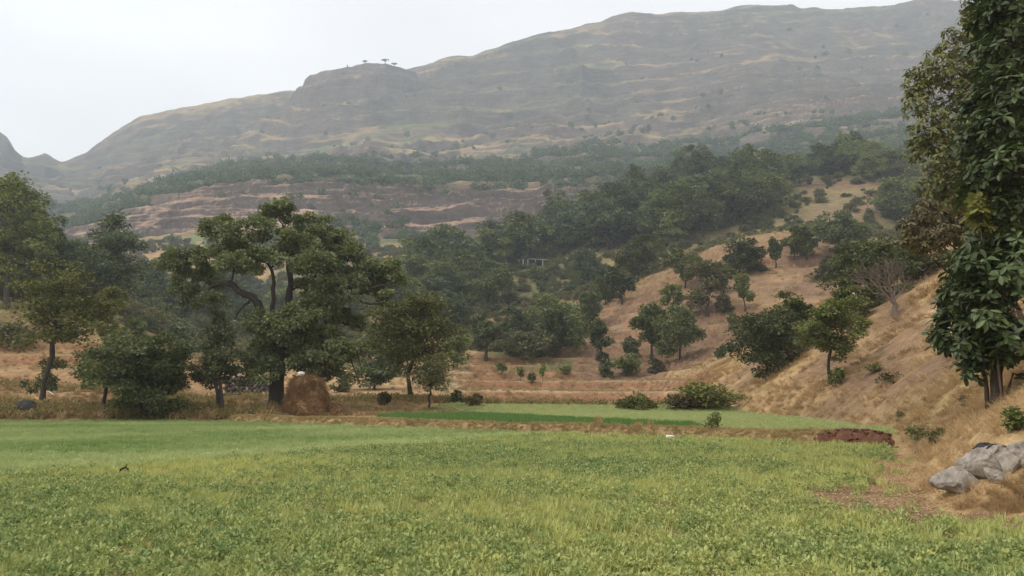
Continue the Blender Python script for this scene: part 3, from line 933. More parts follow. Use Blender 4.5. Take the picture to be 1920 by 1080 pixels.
pA = ground_at(1868, 752, 19.0)
rosette_tree(pA, None,
  [(1806,640,52,36,-.3),(1786,600,36,30,0),(1772,640,26,24,.2),(1850,585,60,46,-.9),(1820,545,48,36,-.3),(1830,500,52,40,-.8),(1884,520,60,50,-1.2),(1905,455,60,54,-.9),(1862,440,50,44,-.2),
   (1880,385,50,40,-.6),(1815,350,36,34,.2),(1850,320,56,44,-.6),(1900,310,60,60,-1.1),(1835,265,50,44,-.2),(1868,235,52,44,-.8),(1838,200,38,38,.2),(1900,170,56,60,-1),(1862,140,46,44,-.3),(1848,90,40,40,.2),
   (1895,80,56,52,-.8),(1850,40,36,36,.2),(1890,15,56,44,-.5),(1842,-10,36,30,.2),(1920,-60,90,60,-.3),(1985,100,70,110,-.4),(1990,330,70,110,-.5),(1985,540,66,90,-.3),(1950,640,50,50,-.6),(1900,620,54,44,-1),(1850,655,52,34,-.6),
   (1792,540,34,30,.2),(1776,575,28,30,.3),(1800,500,34,30,.1),(1762,612,20,22,.2),(1818,690,34,20,-.2),(1875,676,34,18,-.6),(1940,712,26,18,-.4),(1835,600,50,44,.8),(1880,470,80,90,.9),(1890,250,70,120,.9),(1900,60,70,90,.9)],
  [([(1868,752),(1868,700),(1872,620),(1880,520),(1888,400),(1892,260),(1895,120)], 0.15, 0.04), ([(1851,746,.1),(1848,715,.1),(1840,680,.1),(1826,640,0)], 0.06, 0.03),
   ([(1872,640),(1845,590,-.3),(1822,560,-.3)], 0.06, 0.02), ([(1870,680,0),(1900,700,-.2),(1925,712,-.3)], 0.04, 0.015)],
  2300, 0.25, 'big', 'tree', 'near broad-leaved tree with large glossy leaves filling the right edge', 5, single=300)
pB = ground_at(1960, 735, 27.0)
rosette_tree(pB, None,
  [(1722,190,34,44,0),(1716,150,26,34,.4),(1755,125,42,46,-.4),(1790,80,34,36,0),(1745,235,44,44,-.5),(1800,160,54,60,0),(1725,275,36,34,.3),(1775,290,50,44,-.4),(1820,250,60,60,0),(1760,340,50,34,.2),(1810,360,60,40,0),
   (1850,120,60,80,.3),(1840,300,60,60,.5),(1860,20,60,60,.3),(1830,30,36,40,.2),(1920,100,90,110,.6),(1920,330,90,110,.6)],
  [([(1960,735),(1940,600),(1900,450),(1860,320),(1830,200)], 0.20, 0.05), ([(1900,450),(1850,380),(1790,330)], 0.08, 0.03), ([(1860,320),(1800,250),(1745,215)], 0.07, 0.02)],
  1900, 0.22, 'loose', 'tree', 'tall looser tree just behind the near broad-leaved one, small drooping leaves', 6, droop=0.7, per=(6, 9))
pC = ground_at(1935, 700, 33.0)
rosette_tree(pC, None,
  [(1745,395,40,30,0),(1705,425,24,22,.2),(1765,440,46,30,-.2),(1730,460,30,18,.2),(1810,420,50,40,0),(1790,390,44,30,.3),(1840,460,50,36,0),(1700,455,14,12,0),(1880,430,50,40,.3)],
  [([(1935,700),(1900,560),(1850,480),(1790,430)], 0.12, 0.03), ([(1850,480),(1800,470),(1750,440)], 0.06, 0.02)],
  620, 0.25, 'brown', 'tree', 'thin browning tree leaning out below the tall loose-leaved tree', 8, droop=0.6, per=(5, 8))
# the yellow shoot on the near tree is its own young sapling crown
rosette_tree(ground_at(1880, 742, 18.2), None,
  [(1836,402,14,22,0),(1828,372,10,12,0),(1846,425,16,16,.1)],
  [([(1880,742),(1866,640),(1850,520),(1838,420)], 0.03, 0.012)], 34, 0.24, 'shoot', 'sapling', 'slim sapling with yellow-green tip inside the near broad-leaved crown', 9)

# --- single trees one can point at: (px, base row, top row, crown width, ...)
px_tree(78, 762, 500, 150, 'open yellowish tree with forked dark trunk beside the black boulder', 'yellow', 0.42, 111, n_leaf=7500, n_blob=18, trunk_r=0.20, gap=0.34, cx=84)
px_tree(84, 745, 672, 52, 'leafy tuft sprouting round the trunk of the forked yellowish tree', 'mid', 0.32, 12, y=61.4, n_leaf=1600, n_blob=5, trunk_r=0.03, name='sapling', cat='shrub')
px_tree(192, 772, 640, 92, 'small dark tree leaning on the big dark bush at the left field edge', 'dark', 0.36, 13, n_leaf=6000, n_blob=9, trunk_r=0.16)
px_tree(268, 784, 638, 128, 'big rounded dark bush beside the left end of the field', 'dark', 0.02, 14, n_leaf=22000, n_blob=20, trunk_r=0.10, stems=4, leaf=0.16, name='bush', cat='bush')
px_tree(197, 668, 545, 46, 'slim tree of bright clumps on the left slope above the dark bush', 'yellow', 0.30, 15, n_leaf=4000, n_blob=6, trunk_r=0.10)
px_tree(192, 560, 400, 118, 'dark spreading tree with bare forked limbs high on the left', 'blue', 0.38, 16, y=118, n_leaf=9000, n_blob=12, trunk_r=0.32, squash=0.7)
px_tree(405, 772, 556, 82, 'slender tree of hanging foliage between dark bush and great tree', 'hero', 0.22, 17, n_leaf=6500, n_blob=15, trunk_r=0.18, stems=2, gap=0.36)
px_tree(768, 752, 566, 134, 'yellow-green round-headed tree to the right of the haystack', 'yellow', 0.27, 19, n_leaf=14000, n_blob=15, trunk_r=0.22)
px_tree(805, 768, 668, 60, 'thin young tree under the round yellow-green tree', 'olive', 0.38, 20, n_leaf=2200, n_blob=6, trunk_r=0.09)
px_tree(700, 738, 640, 84, 'low dark tree between the great tree and the yellow-green tree', 'blue', 0.12, 21, y=84, n_leaf=6000, n_blob=9)
px_tree(850, 690, 636, 48, 'small leafy tree just behind the yellow-green round tree', 'mid', 0.2, 22, n_leaf=2500, n_blob=6)
px_tree(912, 674, 597, 52, 'neat round-headed tree at the back edge of the terraces', 'dark', 0.32, 23, n_leaf=4200, n_blob=8, trunk_r=0.28)
px_tree(1035, 668, 564, 108, 'big domed dark tree above the terraces', 'dark', 0.10, 24, n_leaf=11000, n_blob=14)
px_tree(975, 668, 582, 66, 'dark tree adjoining the left side of the big domed tree', 'blue', 0.15, 25, n_leaf=5500, n_blob=9)
px_tree(1060, 640, 578, 56, 'dark tree adjoining the right side of the big domed tree', 'dark', 0.12, 26, n_leaf=4500, n_blob=8)
px_tree(990, 676, 630, 78, 'grey-green thicket at the foot of the big domed tree', 'olive', 0.02, 27, n_leaf=4500, n_blob=9, stems=3, name='bush', cat='bush')
px_tree(1128, 690, 608, 32, 'narrow upright dark tree at the left foot of the knoll', 'dark', 0.10, 28, n_leaf=2600, n_blob=6)
px_tree(1106, 618, 548, 40, 'narrow dark tree on the left shoulder of the knoll', 'dark', 0.15, 29, n_leaf=2600, n_blob=6)
px_tree(1222, 676, 584, 58, 'left one of the twin trees below the knoll', 'mid', 0.22, 30, n_leaf=5600, n_blob=9)
px_tree(1276, 676, 582, 74, 'right and wider one of the twin trees below the knoll', 'dark', 0.14, 31, n_leaf=7200, n_blob=11)
px_tree(1285, 540, 470, 56, 'round tree by the red bank on the knoll crest', 'mid', 0.24, 32, n_leaf=4600, n_blob=9)
px_tree(1327, 598, 500, 66, 'thinly leaved greyish tree in the middle of the knoll', 'olive', 0.16, 33, n_leaf=3800, n_blob=10, gap=0.5, trunk_r=0.25)
px_tree(1382, 520, 455, 62, 'leaning dark tree near the top of the knoll', 'dark', 0.14, 34, n_leaf=4800, n_blob=8, cx=1392)
px_tree(1357, 552, 494, 36, 'smaller tree below the leaning tree on the knoll', 'mid', 0.22, 35, n_leaf=2600, n_blob=6)
px_tree(1398, 592, 528, 32, 'slim pale sapling standing alone on the knoll slope', 'mid', 0.3, 36, n_leaf=1500, n_blob=6, gap=0.5)
px_tree(1262, 588, 535, 36, 'small bright tree on the left flank of the knoll', 'mid', 0.3, 37, n_leaf=1700, n_blob=6)
px_tree(1455, 502, 448, 20, 'little upright tree near the crest of the knoll', 'dark', 0.22, 38, n_leaf=1500, n_blob=5)
px_tree(1490, 494, 434, 38, 'left tree of the close pair on the knoll crest', 'mid', 0.22, 39, n_leaf=3200, n_blob=7)
px_tree(1513, 488, 432, 34, 'right tree of the close pair on the knoll crest', 'dark', 0.16, 40, n_leaf=3000, n_blob=7)
px_tree(1580, 484, 404, 88, 'wide round tree standing highest on the knoll crest', 'blue', 0.14, 41, n_leaf=8500, n_blob=12)
px_tree(1558, 528, 488, 44, 'low bush on the knoll under the wide round tree', 'olive', 0.02, 42, n_leaf=2200, n_blob=6, stems=3, name='bush', cat='bush')
px_tree(1358, 590, 560, 26, 'low shrub beside the thinly leaved tree on the knoll', 'olive', 0.05, 43, n_leaf=1200, n_blob=5, stems=2, name='bush', cat='bush')
px_tree(1376, 620, 596, 18, 'tiny bush low on the bare knoll slope', 'olive', 0.05, 44, n_leaf=700, n_blob=4, stems=2, name='bush', cat='bush')
px_tree(1440, 712, 588, 100, 'dark bushy tree at the foot of the golden grass slope', 'dark', 0.10, 45, n_leaf=11000, n_blob=13, trunk_r=0.14)
px_tree(1555, 722, 568, 96, 'tree with bare slim trunk on the golden grass slope', 'mid', 0.32, 46, n_leaf=9500, n_blob=12, trunk_r=0.13)
px_tree(1498, 656, 556, 66, 'lighter green tree behind the two dark trees of the grass slope', 'mid', 0.12, 47, n_leaf=6000, n_blob=9)
px_tree(1638, 596, 458, 128, 'large dark tree behind the leafless one', 'dark', 0.06, 48, y=66, n_leaf=15000, n_blob=16, trunk_r=0.25)
px_tree(1590, 610, 530, 60, 'dark bush filling the gully left of the leafless tree', 'mid', 0.04, 49, n_leaf=6000, n_blob=8, stems=3, name='bush', cat='bush')
px_tree(1730, 520, 440, 90, 'olive thicket on the slope above the leafless tree', 'olive', 0.02, 50, n_leaf=8000, n_blob=11, stems=4, name='bush', cat='bush')
px_tree(1196, 366, 320, 44, 'lone dark tree standing up from the cliff edge', 'dark', 0.12, 51, y=325, n_leaf=3200, n_blob=8)
px_tree(1608, 286, 249, 22, 'tallest lone tree on the ridge skyline', 'blue', 0.3, 52, y=325, n_leaf=1500, n_blob=5)
px_tree(1580, 292, 263, 28, 'low round tree beside the tallest ridge tree', 'blue', 0.2, 53, y=325, n_leaf=1500, n_blob=5)
px_tree(1166, 572, 504, 42, 'dark tree at the wood edge above the knoll shoulder', 'dark', 0.2, 54, n_leaf=3200, n_blob=8)
px_tree(1196, 528, 444, 68, 'fresh green tree at the wood edge beside the knoll crest', 'mid', 0.16, 55, n_leaf=5200, n_blob=10)
px_tree(1104, 545, 470, 54, 'grey-green tree standing clear below the wooded slope', 'blue', 0.2, 56, n_leaf=3800, n_blob=8)
px_tree(1136, 572, 520, 34, 'small dark tree between the knoll shoulder and the wood', 'dark', 0.2, 57, n_leaf=2200, n_blob=6)

SHR = [(1175,706,668,44,'mid','bright green shrub on the upper terrace'),(1136,710,682,22,'dark','dark little shrub beside the bright one on the terrace'),
 (1183,672,640,26,'dark','dark shrub on the bank under the twin trees'),(940,706,684,18,'mid','lone sapling on the middle terrace'),(976,716,692,12,'mid','thin sapling second along the middle terrace'),
 (997,720,700,14,'dark','dark little sapling third along the middle terrace'),(1018,716,684,12,'mid','thin sapling fourth along the middle terrace'),(1062,706,690,18,'mid','low bushy sapling by the red terrace soil'),
 (722,760,738,22,'olive','round weed bush on the straw ground past the haystack'),(858,757,734,20,'olive','brown bush at the near edge of the terraces'),(888,762,740,26,'brown','brown bush second along the terrace edge'),
 (1196,770,742,64,'yellow','olive bush at the back edge of the far field'),(1330,768,722,104,'yellow','broad olive thicket by the far field corner'),(1282,770,742,60,'brown','brown scrub between the olive bushes of the far field'),
 (1352,672,650,18,'dark','little bush in the dip below the knoll'),(1230,700,672,26,'olive','low olive bush on the bank right of the terraces'),
 (1572,724,694,26,'mid','low green shrub beside the slim bare trunk'),(1420,640,622,16,'olive','small bush on the lower knoll'),(640,736,708,34,'olive','weedy bush behind the haystack'),
 (150,600,566,60,'mid','green bush high on the left slope'),(255,640,600,36,'dark','dark bush behind the big one on the left slope'),(330,640,606,46,'blue','round blue-green bush in the gully'),(290,600,560,60,'mid','spreading green bush at the gully head'),
 (345,670,640,40,'blue','low blue-green bush lower in the gully'),(120,640,610,40,'olive','olive bush behind the forked yellowish tree'),(30,650,615,60,'olive','wide olive bush at the left picture edge')]
for i, (px, b, t, w, lm, lab) in enumerate(SHR):
    if 'sapling' in lab:
        px_tree(px, b, t, w, lab, lm, 0.40, 200 + i, n_leaf=150 + 14 * w, n_blob=5, name='sapling', cat='sapling', trunk_r=0.045, gap=0.5)
    else:
        px_tree(px, b, t, w, lab, lm, 0.04, 200 + i, n_leaf=int(200 + w * 28), n_blob=5 + w // 10, stems=3, name='bush', cat='bush', trunk_r=0.035)

# --- leafless tree
def dead_tree():
    p0 = ground_at(1680, 576, 58.5)
    u = p0[1] / F
    rng = np.random.default_rng(3)
    root = empty('tree', p0)
    tag(root, 'pale leafless tree with a fan of bare branches on the slope', 'tree')
    h0 = (at(1680, 478, p0[1])[2] - p0[2])
    trunk = Geo(); br = Geo(); tw = Geo()
    p, r = wiggle(np.array([0, 0, -.2]), np.array([-0.2, 0, h0 * 0.28]), 0.24, 0.16, rng, n=6, amp=0.05); r[0] *= 1.4
    trunk.add(*tube(p, r, 9))
    def grow(a, d, L, r, lev):
        b = a + d * L
        q, rr = wiggle(a, b, r, r * 0.6, rng, n=5, amp=0.10)
        (br if lev < 2 else tw).add(*tube(q, rr, 6 if lev < 2 else 3))
        if lev >= 5: return
        for _ in range(3 if lev < 3 else 2):
            dd = unit(d + rng.normal(size=3) * np.array([0.55, 0.5, 0.35]) + np.array([0, 0, 0.14]))
            grow(q[rng.integers(2, 5)], dd, L * (0.62 + 0.2 * rng.random()), r * 0.56, lev + 1)
    for ang in (-1.05, -0.7, -0.35, 0.05, 0.4, 0.75):
        d = unit(np.array([math.sin(ang) * 1.0, rng.normal() * 0.35, math.cos(ang) * 0.85]))
        grow(p[-1] - np.array([0, 0, rng.random() * 0.4]), d, h0 * 0.31, 0.085, 0)
    link('trunk', mesh_np('trunk', trunk.verts(), trunk.polys(), [BARK_PALE]), root)
    link('branches', mesh_np('branches', br.verts(), br.polys(), [BARK_PALE]), root)
    link('twigs', mesh_np('twigs', tw.verts(), tw.polys(), [BARK_PALE]), root)
dead_tree()

# --- flat-topped trees on the butte, small against the sky
for i, (px, by, w, h, lab) in enumerate([(722, 121, 15, 8.0, 'largest flat-topped tree on top of the butte'), (684, 124, 9, 5.5, 'small flat-topped tree left of the largest on the butte'), (739, 127, 11, 6.0, 'flat-topped tree at the right rim of the butte')]):
    s, t = st_of(px, by)
    ys = np.linspace(1150, 1420, 300); zz = H(s * ys, ys)
    k = int(np.argmax((zz - CAMZ) / ys)); y = ys[k]
    u = y / F
    rng = np.random.default_rng(300 + i)
    hh = h * u * 0.95; ww = w * u * 0.85
    bl = [(a * ww * 0.32, b * ww * 0.3, hh * (0.86 + 0.06 * rng.random()), ww * 0.28, ww * 0.28, hh * 0.14) for a, b in ((-1, 0), (0, .5), (1, 0), (0, -.5), (.5, 0), (-.5, .2))]
    build_tree('tree', (float(s) * y, y, zz[k] - 0.3), lab, 'tree', 'dark', group='flat-topped trees on the butte', seed=310 + i, h=hh, w=ww, base=0.7, blobs=bl, n_leaf=700, leaf=1.0, trunk_r=0.55)

# --- woods: prototypes copied one by one
TONE = {}
def wood_proto(i, leafmat, h, w, base, n_leaf, n_blob, leaf, stems=1, squash=1.0):
    rng = np.random.default_rng(500 + i)
    geo, v, f, tone = tree_parts(h=h, w=w, base=base, rng=rng, n_leaf=n_leaf, leaf=leaf, n_blob=n_blob, stems=stems, squash=squash, sub=6, k=4)
    wm = mesh_np('trunk', geo.verts(), geo.polys(), [BARK])
    cm = mesh_np('crown', v, [f], [LEAF[leafmat]], smooth=False, attrs={'tone': tone})
    TONE[cm.name] = leafmat
    return wm, cm
WP = [wood_proto(0, 'dark', 11, 10, 0.18, 4200, 11, 0.55), wood_proto(1, 'blue', 12, 9, 0.16, 4200, 11, 0.55), wood_proto(2, 'mid', 10, 10, 0.15, 4200, 11, 0.55),
      wood_proto(3, 'dark', 13, 8.5, 0.2, 4200, 11, 0.55), wood_proto(4, 'olive', 9, 9, 0.12, 3600, 10, 0.55), wood_proto(5, 'blue', 9, 11, 0.15, 4200, 12, 0.55, squash=0.8),
      wood_proto(6, 'mid', 8, 8, 0.1, 3400, 9, 0.5)]
BP = [wood_proto(20, 'mid', 3.2, 4.2, 0.0, 1600, 7, 0.36, 3), wood_proto(21, 'olive', 2.6, 3.8, 0.0, 1500, 7, 0.36, 3), wood_proto(22, 'dark', 3.6, 4.0, 0.0, 1600, 7, 0.36, 3), wood_proto(23, 'blue', 3.0, 4.6, 0.0, 1600, 7, 0.36, 3)]

def inside(poly, x, y):
    poly = np.array(poly, float); r = np.zeros(len(x), bool)
    j = len(poly) - 1
    for i in range(len(poly)):
        c = ((poly[i, 1] > y) != (poly[j, 1] > y)) & (x < (poly[j, 0] - poly[i, 0]) * (y - poly[i, 1]) / (poly[j, 1] - poly[i, 1] + 1e-9) + poly[i, 0])
        r ^= c; j = i
    return r

def wood(poly, step, protos, smin, smax, label, group, name, cat, seed, ymin=0, ymax=430, keep=1.0):
    rng = np.random.default_rng(seed)
    P = np.array(poly)
    gx, gy = np.meshgrid(np.arange(P[:, 0].min(), P[:, 0].max(), step), np.arange(P[:, 1].min(), P[:, 1].max(), step * 0.62))
    gx = gx.ravel() + rng.uniform(-.5, .5, gx.size) * step; gy = gy.ravel() + rng.uniform(-.4, .4, gy.size) * step * 0.62
    m = inside(poly, gx, gy) & (rng.random(gx.size) < keep)
    pts = hits(gx[m], gy[m])
    pts = pts[(pts[:, 1] > ymin) & (pts[:, 1] < ymax)]
    ORD = ['first', 'second', 'third', 'fourth', 'fifth', 'sixth', 'seventh', 'eighth', 'ninth', 'tenth', 'eleventh', 'twelfth', 'thirteenth', 'fourteenth', 'fifteenth',
           'sixteenth', 'seventeenth', 'eighteenth', 'nineteenth', 'twentieth', 'twenty-first', 'twenty-second', 'twenty-third', 'twenty-fourth', 'twenty-fifth']
    ROWN = ['lowest', 'second', 'third', 'fourth', 'fifth', 'sixth', 'topmost']
    qx, qy = project(pts[:, 0], pts[:, 1], pts[:, 2])
    nrow = max(1, min(7, int(round(len(pts) / 9))))
    order = np.argsort(-qy); row = np.zeros(len(pts), int); row[order] = np.arange(len(pts)) * nrow // max(1, len(pts))
    rank = np.zeros(len(pts), int)
    for r in range(nrow):
        m = np.nonzero(row == r)[0]; rank[m[np.argsort(qx[m])]] = np.arange(len(m))
    for i, p in enumerate(pts):
        pi = rng.integers(len(protos)); wm, cm = protos[pi]
        tone = {'dark': 'dark green', 'blue': 'blue-green', 'mid': 'fresh green', 'olive': 'olive'}[TONE[cm.name]]
        s = rng.uniform(smin, smax)
        root = bpy.data.objects.new(name, None)
        root.location = (p[0], p[1], p[2] - 0.1); root.rotation_euler = (0, 0, rng.uniform(0, 6.28)); root.scale = (s * rng.uniform(.9, 1.1), s * rng.uniform(.9, 1.1), s * rng.uniform(.88, 1.15))
        root.empty_display_size = 0.3
        COL.objects.link(root)
        rn = 'topmost' if (row[i] == nrow - 1 and nrow > 1) else ROWN[row[i]]
        tag(root, '%s %s, %s from left in %s row of %s' % (tone, cat, ORD[min(rank[i], 24)], rn, label), cat, group)
        for nm, me in (('trunk', wm), ('crown' if cat == 'tree' else 'foliage', cm)):
            o = bpy.data.objects.new(nm, me); COL.objects.link(o); o.parent = root
    print('WOOD', group, len(pts))

wood([(770,560),(800,505),(900,490),(1010,468),(1090,425),(1190,372),(1330,345),(1430,338),(1450,395),(1390,425),(1300,462),(1235,495),(1200,470),(1100,480),(1000,500),(880,520),(840,600)], 30, WP[:4] + WP[5:], 1.0, 1.5,
     'dense wood behind the knoll', 'trees of the dense wood', 'tree', 'tree', 901, ymin=150)
wood([(745,620),(770,560),(850,540),(930,555),(940,580),(890,595),(860,622),(760,635)], 38, WP, 0.75, 1.1, 'thicket behind the yellow-green tree', 'trees of the lower thicket', 'tree', 'tree', 902, ymin=110)
wood([(880,560),(1000,510),(1090,500),(1095,560),(1030,565),(950,580)], 34, [WP[4], WP[6]] + BP, 0.5, 0.85, 'scrub under the dense wood', 'bushes under the dense wood', 'bush', 'bush', 903, ymin=120)
wood([(1400,330),(1500,305),(1640,285),(1740,275),(1750,440),(1680,425),(1650,345),(1540,340),(1470,365),(1430,420),(1395,425)], 29, [WP[4], WP[6], WP[2], BP[0], BP[1], WP[5]], 0.75, 1.2, 'ridge scrub above the knoll', 'scrub trees of the upper ridge', 'tree', 'tree', 904, ymin=200)
wood([(-60,470),(60,470),(130,530),(240,560),(300,600),(220,600),(120,585),(-60,560)], 36, [WP[2], WP[4], WP[0], WP[6], WP[1]], 0.6, 0.9, 'the left hill wood', 'trees of the left hill', 'tree', 'tree', 905, ymin=70)
wood([(230,560),(300,500),(420,490),(560,470),(700,470),(760,490),(760,620),(640,640),(520,640),(420,660),(330,640)], 54, [WP[1], WP[5], WP[6], WP[4], BP[3], BP[0]], 0.7, 1.25, 'gorge behind the great tree', 'trees of the hazy gorge', 'tree', 'tree', 906, ymin=115)
wood([(-60,350),(-60,470),(70,470),(100,455),(60,400),(10,345)], 40, [WP[2], WP[4], WP[0]], 1.2, 1.7, 'tall trees at the left edge', 'tall trees at the left edge', 'tree', 'tree', 907, ymin=70)

# big pale-green trees at the left picture edge
for i, (px, top, w, y, lm, lab) in enumerate([(10, 335, 120, 112, 'mid', 'tallest pale-green tree cut by the left picture edge'), (72, 400, 84, 122, 'dark', 'dark tall tree right of the pale one at the left edge'),
     (112, 462, 90, 125, 'blue', 'blue-green tree beside the dark spreading one on the left hill')]):
    px_tree(px, 600, top, w, lab, lm, 0.22, 640 + i, y=y, n_leaf=13000, n_blob=22)

# weeds on the golden grass of the near right bank
for i, (px, b, t, w, lm, lab) in enumerate([(1722,826,800,34,'olive','olive weed low on the near right bank'),(1760,830,806,40,'mid','green weed on the bank just left of the boulders'),(1690,790,772,20,'olive','small olive weed on the bank above the red soil'),
     (1812,762,742,16,'brown','thin brown weed left of the near trunks'),(1742,760,745,18,'olive','little weed on the grass left of the near trunks'),(1640,700,684,30,'olive','green weed patch in the brown hollow of the slope'),(1912,808,770,44,'mid','leafy green weed at the right picture edge above the boulders'),
     (1665,722,700,36,'brown','brown weed patch on the golden slope')]):
    px_tree(px, b, t, w, lab, lm, 0.05, 700 + i, n_leaf=int(160 + 10 * w), leaf=0.075 if b > 735 else 0.12, n_blob=5, trunk_r=0.008, stems=4, name='weed', cat='weed', gap=0.5)

# ------------------------------------------------------------------ masses nobody could count: crops, grass, scrub, far woods
def scatter(name, pts, rot, scl, tint, protos, label, cat, rng, pick=None):
    me = bpy.data.meshes.new(name)
    me.vertices.add(len(pts)); me.vertices.foreach_set('co', np.asarray(pts, np.float32).ravel())
    def attr(nm, typ, fld, val):
        a = me.attributes.new(nm, typ, 'POINT'); a.data.foreach_set(fld, np.ascontiguousarray(val).ravel())
    attr('rot', 'FLOAT_VECTOR', 'vector', np.asarray(rot, np.float32))
    attr('scl', 'FLOAT', 'value', np.asarray(scl, np.float32))
    attr('tint', 'FLOAT', 'value', np.asarray(tint, np.float32))
    attr('idx', 'INT', 'value', np.asarray(pick if pick is not None else rng.integers(0, len(protos), len(pts)), np.int32))
    o = link(name, me)
    tag(o, label, cat, kind='stuff')
    col = bpy.data.collections.new(name + '_sources')
    for i, m in enumerate(protos):
        col.objects.link(bpy.data.objects.new('%s_source_%d' % (name, i), m))
    ng = bpy.data.node_groups.new(name + '_nodes', 'GeometryNodeTree')
    ng.interface.new_socket('Geometry', in_out='INPUT', socket_type='NodeSocketGeometry')
    ng.interface.new_socket('Geometry', in_out='OUTPUT', socket_type='NodeSocketGeometry')
    nd, lk = ng.nodes, ng.links
    gi, go = nd.new('NodeGroupInput'), nd.new('NodeGroupOutput')
    ip = nd.new('GeometryNodeInstanceOnPoints'); ci = nd.new('GeometryNodeCollectionInfo')
    ci.inputs['Collection'].default_value = col
    ci.inputs['Separate Children'].default_value = True
    ci.inputs['Reset Children'].default_value = True
    ip.inputs['Pick Instance'].default_value = True
    def na(nm, typ):
        n = nd.new('GeometryNodeInputNamedAttribute'); n.data_type = typ; n.inputs['Name'].default_value = nm
        return [s for s in n.outputs if s.enabled and s.name == 'Attribute'][0]
    lk.new(gi.outputs[0], ip.inputs['Points']); lk.new(ci.outputs[0], ip.inputs['Instance'])
    lk.new(na('idx', 'INT'), ip.inputs['Instance Index'])
    lk.new(na('rot', 'FLOAT_VECTOR'), ip.inputs['Rotation'])
    lk.new(na('scl', 'FLOAT'), ip.inputs['Scale'])
    lk.new(ip.outputs[0], go.inputs[0])
    md = o.modifiers.new('scatter', 'NODES'); md.node_group = ng
    return o

def blades(n, h, spread, lean, rng, mat, name, width=0.008, segs=3, lie=0.0, fold=0.3):
    """a tuft of bent grass blades; lie = how far the tips fall over to +X"""
    V, FF, T = [], [], []
    nv = 0
    for i in range(n):
        a = rng.uniform(0, 6.28); r = spread * math.sqrt(rng.random())
        b = np.array([math.cos(a) * r, math.sin(a) * r, -0.02])
        hh = h * rng.uniform(0.55, 1.15)
        an = rng.uniform(0, 6.28)
        out = np.array([math.cos(an), math.sin(an), 0]) * lean * rng.uniform(0.2, 1.2) + np.array([lie * rng.uniform(0.5, 1.2), 0, 0])
        side = np.array([-math.sin(an + 0.8), math.cos(an + 0.8), 0])
        t = np.linspace(0, 1, segs + 1)
        zz = hh * (t - fold * np.linalg.norm(out) * t * t)
        c = b + out[None] * (hh * t[:, None] ** 1.7) + np.stack([0 * t, 0 * t, zz], 1)
        w = width * np.array([1.0, 0.95, 0.7, 0.12])[:segs + 1] * rng.uniform(0.7, 1.3)
        V.append(np.concatenate([c - side * w[:, None], c + side * w[:, None]]))
        k = segs + 1
        FF.append(np.array([(j, j + k, j + k + 1, j + 1) for j in range(segs)]) + nv); nv += 2 * k
        T.append(np.full(2 * k, rng.random()))
    return mesh_np(name, np.concatenate(V), [np.concatenate(FF)], [mat], smooth=False, attrs={'tone': np.concatenate(T)})

def leafy(n, r, h, size, rng, mat, name, flower=0):
    """a low leafy clump"""
    w = unit(rng.normal(size=(n, 3))); w[:, 2] = np.abs(w[:, 2])
    p = w * (rng.random((n, 1)) ** 0.45) * np.array([r, r, h])
    d = unit(w * 0.6 + rng.normal(size=(n, 3)) * 0.5 + np.array([0, 0, 0.15]))
    nr = unit(np.array([0, 0, 1.0]) + w * 0.3 + rng.normal(size=(n, 3)) * 0.4)
    L = size * rng.uniform(0.6, 1.3, n)
    v, f = leaf_cards(p, d, nr, L, L * 0.33)
    return mesh_np(name, v, [f], [mat], smooth=False, attrs={'tone': np.repeat(rng.random(n), 4)})

def area_points(density, y0, y1, rng, margin=170, test=None):
    """points strewn over the land in view and a little beside it; density(y) per square metre"""
    out = []
    ys = np.concatenate([np.arange(y0, min(y1, 60), 2.0), np.geomspace(max(60, y0), y1, 40) if y1 > 60 else []])
    ys = np.unique(np.append(ys, y1))
    for a, b in zip(ys[:-1], ys[1:]):
        x0, x1 = (-margin - 960) / F * b, (1920 + margin - 960) / F * b
        n = rng.poisson(density((a + b) / 2) * (b - a) * (x1 - x0))
        x = rng.uniform(x0, x1, n); y = rng.uniform(a, b, n)
        if test is not None:
            k = test(x, y); x, y = x[k], y[k]
        out.append(np.stack([x, y], 1))
    return np.concatenate(out)

rs = np.random.default_rng(4242)
M_CROP = tuft_material('crop_leaves', (0.112, 0.195, 0.060), (0.51, 0.505, 0.150), (0.61, 0.65, 0.28), 0.25)
M_WHEAT = tuft_material('young_wheat', (0.085, 0.215, 0.038), (0.49, 0.54, 0.25), (0.46, 0.52, 0.19), 0.35)
M_DRY = tuft_material('dry_grass', (0.24, 0.145, 0.066), (0.50, 0.345, 0.175), (0.62, 0.455, 0.25), 0.3)
M_WEED = tuft_material('bank_grass', (0.15, 0.14, 0.04), (0.42, 0.31, 0.13), (0.48, 0.38, 0.17), 0.3)
M_SCRUB = tuft_material('scrub_leaves', (0.065, 0.088, 0.034), (0.20, 0.185, 0.075), (0.24, 0.225, 0.10), 0.3)
M_FAR = tuft_material('far_leaves', (0.060, 0.105, 0.052), (0.145, 0.18, 0.075), (0.20, 0.24, 0.105), 0.25)

WL0 = np.array([-12.6, 17.6]); WL1 = np.array([1.6, 35.6]); WLD = (WL1 - WL0) / np.linalg.norm(WL1 - WL0)
def wheat_side(x, y):
    """metres beyond the line where the leafy crop gives way to smooth young wheat"""
    return -(x - WL0[0]) * WLD[1] + (y - WL0[1]) * WLD[0] + 0.4 * fbm(x / 4, y / 4, 2, 91)

